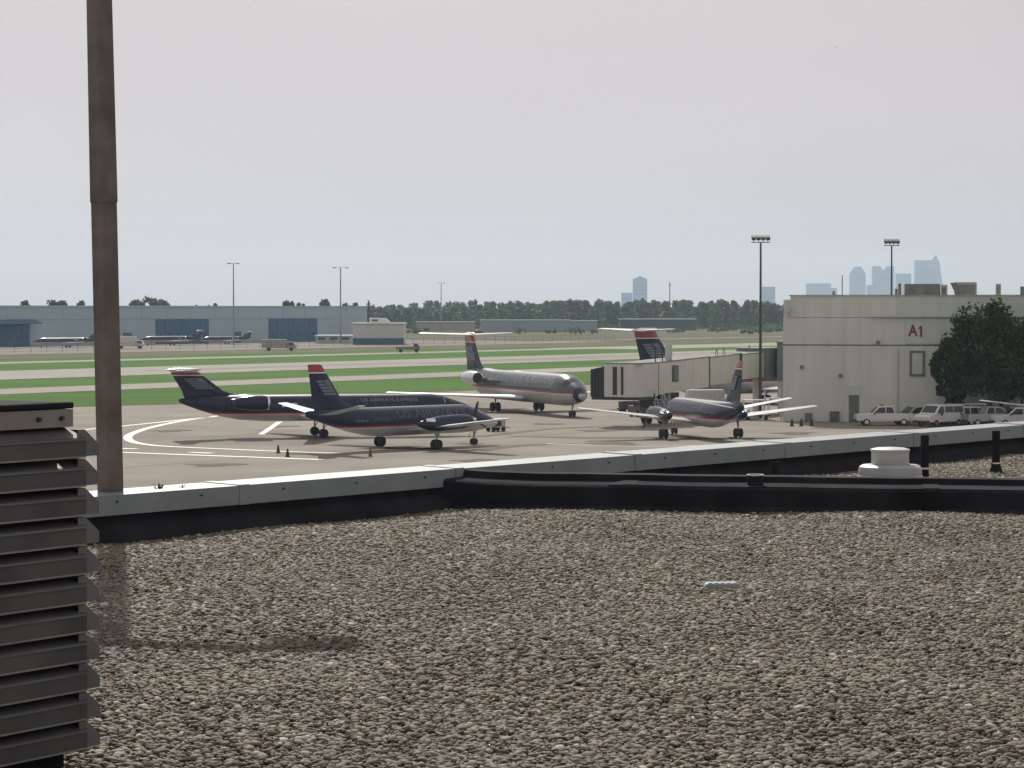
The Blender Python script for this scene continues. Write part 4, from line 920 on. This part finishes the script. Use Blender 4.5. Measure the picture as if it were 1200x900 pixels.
def suv(px, d, rz, label, m='van_white'):
    e, b, en = vehicle('sport_utility_vehicle', SUVP, [[(.95, 1.14), (.38, 1.64), (-.25, 1.66), (-.25, 1.14)], [(-.35, 1.14), (-.35, 1.66), (-1.15, 1.65), (-1.15, 1.14)], [(-1.25, 1.14), (-1.25, 1.64), (-2.1, 1.62), (-2.25, 1.14)]], 4.9, 1.85, label, 'car', m, px, d, rz)
    en((1.1, 1.15), (.5, 1.68), 'windscreen', 'glass_dark'); en((-2.38, 1.15), (-2.24, 1.65), 'rear_window', 'glass_dark'); trim(e, 4.9, 1.85, 2.9); return e
def van(px, d, rz, label, m='van_white'):
    e, b, en = vehicle('van', VANP, [[(1.5, 1.25), (.98, 1.85), (.45, 1.86), (.45, 1.25)], [(.3, 1.3), (.3, 1.86), (-.9, 1.86), (-.9, 1.3)], [(-1.0, 1.3), (-1.0, 1.86), (-2.35, 1.84), (-2.4, 1.3)]], 5.25, 2.0, label, 'van', m, px, d, rz)
    en((1.68, 1.28), (1.1, 1.92), 'windscreen', 'glass_dark'); en((-2.6, 1.3), (-2.53, 1.9), 'rear_window', 'glass_dark'); trim(e, 5.25, 2.0, 3.3); return e
def pickup(px, d, rz, label, m='van_white'):
    e, b, en = vehicle('pickup_truck', PICK, [[(1.05, 1.18), (.55, 1.7), (.0, 1.74), (.0, 1.18)], [(-.1, 1.18), (-.1, 1.74), (-.68, 1.72), (-.85, 1.18)]], 5.4, 1.9, label, 'pickup truck', m, px, d, rz)
    en((1.2, 1.2), (.7, 1.74), 'windscreen', 'glass_dark'); trim(e, 5.4, 1.9, 3.5); MB().box(-2.6, -1.1, -.8, .8, 1.145, 1.16).build('bed_liner', 'bumper', e)
    MB().box(.1, .3, -.5, .5, 1.85, 1.95).build('beacon_bar', 'lamp_red', e); return e
pickup(1036, 245.5, 180, 'white crew cab pickup parked in profile against the concourse wall')
suv(1073, 247, 200, 'silver sport utility vehicle squeezed between the white pickup and the van', 'van_silver')
van(1101, 244.0, 222, 'white van angled with bright hood beside the silver vehicle')
suv(1128, 246.0, 205, 'white sport utility vehicle between the angled van and the trees')
van(1140, 248.2, 185, 'silver van parked close to the wall under the tree', 'van_silver')
pickup(1163, 244.5, 10, 'silver pickup parked below the wingtip', 'van_silver')
suv(1192, 243.5, 188, 'white estate car parked below the wing beside the tree')

# ------------------------------------------------------------------ trees
def leaf_mat(name, c1, c2, trans=.25):
    m = bpy.data.materials.new(name); m.use_nodes = True; n = m.node_tree.nodes; l = m.node_tree.links; b = n['Principled BSDF']; out = n['Material Output']
    g = n.new('ShaderNodeNewGeometry'); cr = n.new('ShaderNodeValToRGB'); cr.color_ramp.elements[0].color = (*c1, 1); cr.color_ramp.elements[1].color = (*c2, 1)
    l.new(g.outputs['Random Per Island'], cr.inputs[0]); l.new(cr.outputs[0], b.inputs['Base Color']); b.inputs['Roughness'].default_value = .7; b.inputs['Specular IOR Level'].default_value = .25
    t = n.new('ShaderNodeBsdfTranslucent'); l.new(cr.outputs[0], t.inputs[0]); mxs = n.new('ShaderNodeMixShader'); mxs.inputs[0].default_value = trans
    l.new(b.outputs[0], mxs.inputs[1]); l.new(t.outputs[0], mxs.inputs[2]); l.new(mxs.outputs[0], out.inputs[0]); MATS[name] = m
leaf_mat('leaves', (.018, .036, .012), (.065, .10, .03), .22); leaf_mat('far_leaves', (.055, .105, .055), (.10, .165, .085), .3); mat('bark', (.06, .05, .04), .9, var=.3, scale=4)  # far_leaves: haze put into the colour as lighter greens
def leaf_cloud(centers, radii, counts, size):
    """one numpy batch of quads in ellipsoidal clumps"""
    C = np.repeat(np.array(centers, float), counts, axis=0); Rr = np.repeat(np.array(radii, float), counts, axis=0); n = len(C)
    d = RNG.normal(size=(n, 3)); d /= np.linalg.norm(d, axis=1)[:, None]
    p = C + d * Rr * (RNG.uniform(0, 1, n) ** .45)[:, None]
    a = RNG.normal(size=(n, 3)); a /= np.linalg.norm(a, axis=1)[:, None]; b = np.cross(a, RNG.normal(size=(n, 3))); b /= np.linalg.norm(b, axis=1)[:, None]
    s = size * RNG.uniform(.6, 1.4, n)[:, None]; a *= s; b *= s * .75
    v = np.stack([p - a, p + b, p + a, p - b], 1).reshape(-1, 3); f = np.arange(n * 4).reshape(-1, 4)
    return v, f
def np_mesh(name, v, f, m, parent=None):
    me = bpy.data.meshes.new(name); me.from_pydata(v.tolist(), [], f.tolist()); me.materials.append(MATS[m]); return link(name, me, parent)
def tree(x, y, h, rx, ry, label, group=None, n=5000, size=.22, m='leaves', base=.28, name='tree', clumps=46, cone=0.0):
    e = empty(name, (x, y, 0), 0, label, 'tree', group)
    mb = MB(); mb.tube((0, 0, 0), (.1, 0, h * .5), h * .022, h * .013, 8); zc = h * (base + (1 - base) / 2); rz = h * (1 - base) / 2
    cs, rr, ct = [], [], []
    for k in range(clumps):
        d = Vector(RNG.normal(size=3)).normalized(); q = random.uniform(.25, 1) ** .5 * (1.14 if k % 4 == 0 and d.z < .55 else 1)
        kf = 1 - cone * max(-.4, d.z * q) - random.uniform(0, .12); c = Vector((d.x * rx * q * .86 * kf, d.y * ry * q * .86, zc + d.z * rz * q * .86)); f = random.uniform(.09, .15) if k % 4 == 0 else random.uniform(.13, .30)
        cs.append(c); rr.append((rx * f, ry * f * 1.1, rz * f * .85)); ct.append(n // clumps)
        if k % 4 == 0: mb.tube((.08, 0, h * random.uniform(.2, .5)), c, h * .007, h * .002, 5)
    mb.build('trunk', 'bark', e, smooth=True); v, f = leaf_cloud(cs, rr, ct, size); np_mesh('crown', v, f, m, e); return e
p = D(1160, 450, 247.2); tree(p.x, 247.2, 12.2, 5.6, 2.3, 'large dark green tree standing against the concourse wall', n=11500, size=.2, base=.12, clumps=120, cone=.3)
p = D(1198, 450, 246.2); tree(p.x + 1.2, 246.0, 11.7, 4.4, 2.5, 'dark leafy tree partly overlapping the tree by the concourse', n=9000, size=.2, base=.12, clumps=70, cone=.4)
p = D(1112, 450, 248); tree(p.x, 248.5, 8.4, 2.5, 1.1, 'smaller dark tree filling the gap between the large tree and the gate sign', n=7000, size=.18, base=.1, clumps=40, cone=.2)
for px, py, d, w, lb in ((173, 346, 1000, 6.5, 'tallest rounded hazy tree rising above the hangar roof beside the brown pole'), (158, 351, 1010, 4, None), (189, 351, 1020, 4, None),
        (30, 355, 950, 4, 'hazy tree behind the hangar above the blue door canopy'), (66, 353, 975, 4.5, 'hazy tree behind the hangar above the jet by the canopy'), (100, 355, 990, 4, 'hazy tree behind the hangar half hidden by the brown pole'),
        (226, 356, 1020, 4.5, 'low hazy tree behind the hangar above its first dark door'), (246, 355, 1025, 3.5, 'low hazy tree behind the hangar touching the slim light mast'),
        (337, 352, 1060, 3.6, 'hazy tree behind the hangar above its second dark door'), (352, 355, 1060, 3, 'small hazy tree behind the hangar past its second door'),
        (382, 353.5, 1070, 5, 'wide hazy tree behind the hangar beside the wide-headed mast'), (408, 355, 1080, 4.5, 'hazy tree behind the hangar near its corner pole')):
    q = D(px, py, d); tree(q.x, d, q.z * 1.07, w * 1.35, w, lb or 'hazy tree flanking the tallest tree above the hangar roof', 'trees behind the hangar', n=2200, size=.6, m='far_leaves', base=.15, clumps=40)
# far wood: one mass
cs, rr, ct = [], [], []
for row, (d0, hmean) in enumerate(((1480, 11.5), (1560, 12.2), (1660, 13))):
    x = -85 - 12 * row
    while x < 720:
        px = 600 + x / d0 * FPX; dd = d0 + random.uniform(-22, 22)
        h = hmean + 1.6 * math.sin(x * .021 + row) + 1.0 * math.sin(x * .063 + 2 * row) + random.uniform(-.9, .9) + (1.8 if px > 640 else 0)
        w = random.uniform(4, 6.5)
        for k in range(5):
            zz = h * (.1 + .2 * k); f = (.9, 1, 1, .85, .5)[k]
            cs.append((x + random.uniform(-2, 2), dd + random.uniform(-2, 2), zz)); rr.append((w * f, w * f, h * .15)); ct.append(70)
        x += random.uniform(3.6, 6.2)
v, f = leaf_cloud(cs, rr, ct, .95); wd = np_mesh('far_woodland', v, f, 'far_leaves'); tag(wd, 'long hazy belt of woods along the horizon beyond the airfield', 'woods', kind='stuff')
cs, rr, ct = [], [], []
for i in range(110):
    px = random.uniform(430, 925); d = random.uniform(1150, 1440); x = (px - 600) / FPX * d
    if -40 < x < 60 and 1180 < d < 1330: continue
    w = random.uniform(1, 3); cs.append((x, d, w * .6)); rr.append((w * 1.6, w, w * .55)); ct.append(50)
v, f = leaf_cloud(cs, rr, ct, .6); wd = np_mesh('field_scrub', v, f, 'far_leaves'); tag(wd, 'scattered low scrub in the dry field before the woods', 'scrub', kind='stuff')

# ------------------------------------------------------------------ hangar and far low buildings
mat('hangar_wall', (.34, .45, .51), .7, var=.06, scale=.05); mat('hangar_door', (.01, .09, .20), .5, var=.12, scale=.1); mat('hangar_roof', (.38, .46, .50), .7); mat('canopy_blue', (.03, .10, .17), .6)  # blue of the haze mixed into wall and door colours
ha0 = 430; ha1 = a_of(431, 533); hp = AW(0, 533); hrz = math.atan2(RV.y, RV.x)
hg = empty('hangar', (hp.x, hp.y, 0), hrz, 'long blue-grey aircraft hangar with dark blue doors across the airfield', 'hangar')   # local x = along RV, local y = +NV (away)
mb = MB().box(ha0, ha1, .3, 65, 0, 11.5).build('wall', 'hangar_wall', hg)
k = ha0
while k < ha1 - 6:
    MB().box(k + .06, min(k + 11.94, ha1), .12, .295, 7.9, 11.45).build('cladding_panel', 'hangar_wall', hg); k += 12
MB().box(ha0 - .3, ha1 + .3, -.1, 65.3, 11.52, 12.0).build('roof_edge', 'hangar_roof', hg)
for x0, x1 in ((-20, 35), (183, 245), (315.5, 372)):
    a0_, a1_ = a_of(x0, 533), a_of(x1, 533); n = 6; w = (a1_ - a0_) / n
    for i in range(n):
        dl = MB().box(a0_ + i * w + .04, a0_ + (i + 1) * w - .04, (.0 if i % 2 else .08), .28, .02, 7.75).build('door_leaf', 'hangar_door', hg)
        MB().box(a0_ + i * w + w * .4, a0_ + i * w + w * .6, (-.04 if i % 2 else .04), (-.002 if i % 2 else .078), 2.2, 3.2).build('door_window', 'glass_dark', dl)
a0_, a1_ = a_of(-30, 533), a_of(40, 533); MB().prism([(-3.5, 6.6), (-.12, 7.6), (-.12, 7.9), (-3.5, 6.8)], a0_, a1_, 'x').build('canopy', 'canopy_blue', hg)
for x0, x1 in ((145, 155), (455 - 180, 283)): MB().box(a_of(x0, 533), a_of(x1, 533), .1, .28, .02, 3.6).build('service_door', 'hangar_door', hg)
mat('far_white', (.55, .56, .54), .7, var=.05); mat('far_grey', (.27, .33, .36), .7, var=.06, scale=.1); mat('far_dark', (.05, .07, .09), .6)
def far_block(name, px0, px1, ytop, d, label, m='far_grey', roofm='hangar_roof', base_m=None, dep=18, windows=0, cat='building'):
    l, r_ = D(px0, ytop, d), D(px1, ytop, d); e = empty(name, ((l.x + r_.x) / 2, d, 0), 0, label, cat); w = (r_.x - l.x) / 2; h = l.z
    MB().box(-w, w, 0, dep, 0, h - .4).build('wall', m, e); MB().box(-w - .4, w + .4, -.4, dep + .4, h - .38, h).build('roof', roofm, e)
    if base_m: MB().box(-w - .05, w + .05, -.08, -.01, .1, h * .3).build('base_band', base_m, e)
    for i in range(windows):
        x = -w + 2 * w * (i + .5) / windows; q = w / windows * .6; MB().box(x - q, x + q, -.15, -.01, h * .45, h * .75).build('window', 'far_dark', e)
    return e
wb = far_block('storage_building', 413.5, 473, 378.5, 800, 'low white flat-roofed building beside the hangar end', 'far_white', 'far_white', 'canopy_blue')
l, r_ = D(433, 376, 806), D(457, 383, 806)
tr_ = empty('rooftop_cabin', ((l.x + r_.x) / 2, 806, D(440, 378.5, 800).z), 0, 'small bright white cabin with sloped end on the low white building', 'cabin'); w = (r_.x - l.x) / 2
MB().prism([(-w, .02), (w, .02), (w * .96, .5), (w * .6, 1.5), (-w, 1.6)], 0, 2.6, 'y').build('shell', 'white_paint', tr_); MB().box(-w * .8, -w * .2, -.04, -.003, .5, 1.1).build('window', 'far_dark', tr_)
far_block('warehouse', 563, 668, 374.8, 1250, 'long low grey warehouse before the distant woods')
far_block('warehouse', 488, 556, 377, 1300, 'low brownish shed left of the long grey warehouse', 'hvac', 'hvac')
far_block('warehouse', 664, 700, 375.5, 1330, 'small grey shed between the warehouse and the airliner fin')
far_block('office_block', 727, 815, 373.5, 1350, 'low flat-roofed office with pale roof edge before the woods', 'far_dark', 'far_white', windows=7)
far_block('shed', 370, 412, 393, 830, 'low pale green shed before the hangar wall', 'gpu_paint', 'hangar_roof', windows=3)
# service trucks and fence on the far side
def truck(px, py, L, h, label, rz=0, m='far_white'):
    p = G(px, py); e = empty('service_truck', p, rz, label, 'truck', 'trucks near the hangar'); MB().box(-L/2, L * .22, -1.2, 1.2, .7, h).build('box_body', m, e, bevel=.06)
    MB().prism([(L * .24, .6), (L/2, .6), (L/2, 1.3), (L * .42, 2.3), (L * .24, 2.35)], -1.1, 1.1, 'y').build('cab', m, e); MB().prism([(L * .445, 1.45), (L * .425, 2.15), (L * .28, 2.2), (L * .28, 1.45)], -1.12, 1.12, 'y').build('cab_window', 'far_dark', e)
    for x in (-L * .3, L * .36):
        for y in (-1.05, 1.05): wheel(e, x, y, .45, .45, .3)
truck(152, 408.5, 8, 3.4, 'white box truck behind the brown light pole'); truck(327, 411, 9, 3.0, 'pale grey trailer truck before the second hangar door', m='hvac'); truck(478, 413, 6, 1.5, 'low reddish-brown truck by the far taxiway', m='brick_wall')
def fence(w, a0, a1, n, label):
    e = empty('perimeter_fence', AW(a0, w), math.atan2(RV.y, RV.x), label, 'fence'); L = a1 - a0
    for i in range(n + 1): MB().tube((L * i / n, 0, 0), (L * i / n, 0, 2.1), .05, .05, 5).build('post', 'mast', e)
    for z in (.3, 1.1, 2.0): MB().box(0, L, -.02, .02, z, z + .05).build('rail', 'mast', e)
fence(455, 430, 780, 60, 'low wire perimeter fence in front of the hangar apron')
# ------------------------------------------------------------------ city skyline
mat('tower_haze_blue', (.10, .25, .44), .6, var=.1, scale=.02); mat('tower_dark', (.07, .18, .33), .5, var=.1, scale=.02)  # tower colours carry a painted blue haze tint
def tower(px0, px1, ytop, label, d=9400, dep=35, shape='flat', m='tower_haze_blue'):
    l, r_ = D(px0, ytop, d), D(px1, ytop, d); w = (r_.x - l.x) / 2; h = l.z; e = empty('office_tower', ((l.x + r_.x) / 2, d, 0), 0, label, 'tower', 'downtown towers')
    px = (r_.x - l.x) / (px1 - px0)
    if shape == 'flat': MB().box(-w, w, 0, dep, 0, h).build('shaft', m, e)
    elif shape == 'chamfer': MB().prism([(-w, 0), (w, 0), (w, h * .84), (w * .45, h), (-w * .45, h), (-w, h * .84)], 0, dep, 'y').build('shaft', m, e); 
    elif shape == 'notch': MB().prism([(-w, 0), (w, 0), (w, h), (w * .3, h), (w * .12, h - 4 * px), (-w * .12, h - 4 * px), (-w * .3, h), (-w, h)], 0, dep, 'y').build('shaft', m, e)
    elif shape == 'peak': MB().prism([(-w, 0), (w, 0), (w, h * .92), (0, h), (-w, h * .92)], 0, dep, 'y').build('shaft', m, e)
    elif shape == 'taper':
        MB().prism([(-w, 0), (w, 0), (w * .92, h * .5), (w * .68, h * .905), (w * .55, h * .905), (-w, h * .905)], 0, dep, 'y').build('shaft', m, e)
        MB().prism([(w * .18, h * .907), (w * .60, h * .907), (w * .55, h * .96), (w * .47, h * 1.0), (w * .38, h * .965)], 5, dep - 5, 'y').build('crown', m, e)
    n = max(3, int(h / 14)); wr = .66 if shape == 'taper' else .96
    for i in range(n):
        z = h * .75 * (i + .5) / n; MB().box(-w * .96, w * wr, -.5, -.05, z, z + h * .75 / n * .45).build('window_band', 'tower_dark', e)
    return e
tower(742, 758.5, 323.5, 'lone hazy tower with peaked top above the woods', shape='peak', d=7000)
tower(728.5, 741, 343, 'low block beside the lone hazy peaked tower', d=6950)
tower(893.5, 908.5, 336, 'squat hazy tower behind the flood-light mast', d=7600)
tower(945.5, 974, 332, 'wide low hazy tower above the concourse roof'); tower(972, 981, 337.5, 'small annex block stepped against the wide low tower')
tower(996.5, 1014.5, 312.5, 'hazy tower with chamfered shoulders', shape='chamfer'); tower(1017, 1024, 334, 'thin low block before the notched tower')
tower(1023, 1048, 312, 'hazy tower with a notched top behind the roof mast', shape='notch'); tower(1051, 1068, 320.5, 'mid-height hazy tower between the notched and the tallest tower', m='tower_haze_blue')
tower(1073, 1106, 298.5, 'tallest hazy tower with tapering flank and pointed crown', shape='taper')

# distant bird
p = D(979, 55, 160); mb = MB().add([p + Vector(q) for q in ((-.16, 0, .02), (-.05, .06, .0), (0, -.12, -.02), (.05, .06, 0), (.16, 0, .02), (0, .1, -.02), (0, 0, -.05), (0, 0, .025))], [(0,2,1), (4,3,2), (1,2,7), (2,3,7), (1,5,7), (3,5,7), (1,6,2), (2,6,3), (1,5,6), (3,6,5)])
tag(mb.build('bird', 'dark_metal'), 'tiny dark bird gliding high in the pale sky', 'bird')

# ------------------------------------------------------------------ haze
hm = bpy.data.materials.new('haze'); hm.use_nodes = True; hn = hm.node_tree.nodes; hl = hm.node_tree.links; hn.clear()
ho = hn.new('ShaderNodeOutputMaterial'); pv = hn.new('ShaderNodeVolumePrincipled')
pv.inputs['Color'].default_value = (.70, .86, 1, 1); pv.inputs['Density'].default_value = 9.0e-5; pv.inputs['Anisotropy'].default_value = 0.35
hl.new(pv.outputs[0], ho.inputs['Volume']); MATS['haze'] = hm
S2 = 10800; hz_ = MB().box(-S2, S2, -3200, S2, -1.2, 225).build('haze', 'haze'); tag(hz_, 'thin pale blue summer haze over the whole airfield', 'haze', kind='stuff')
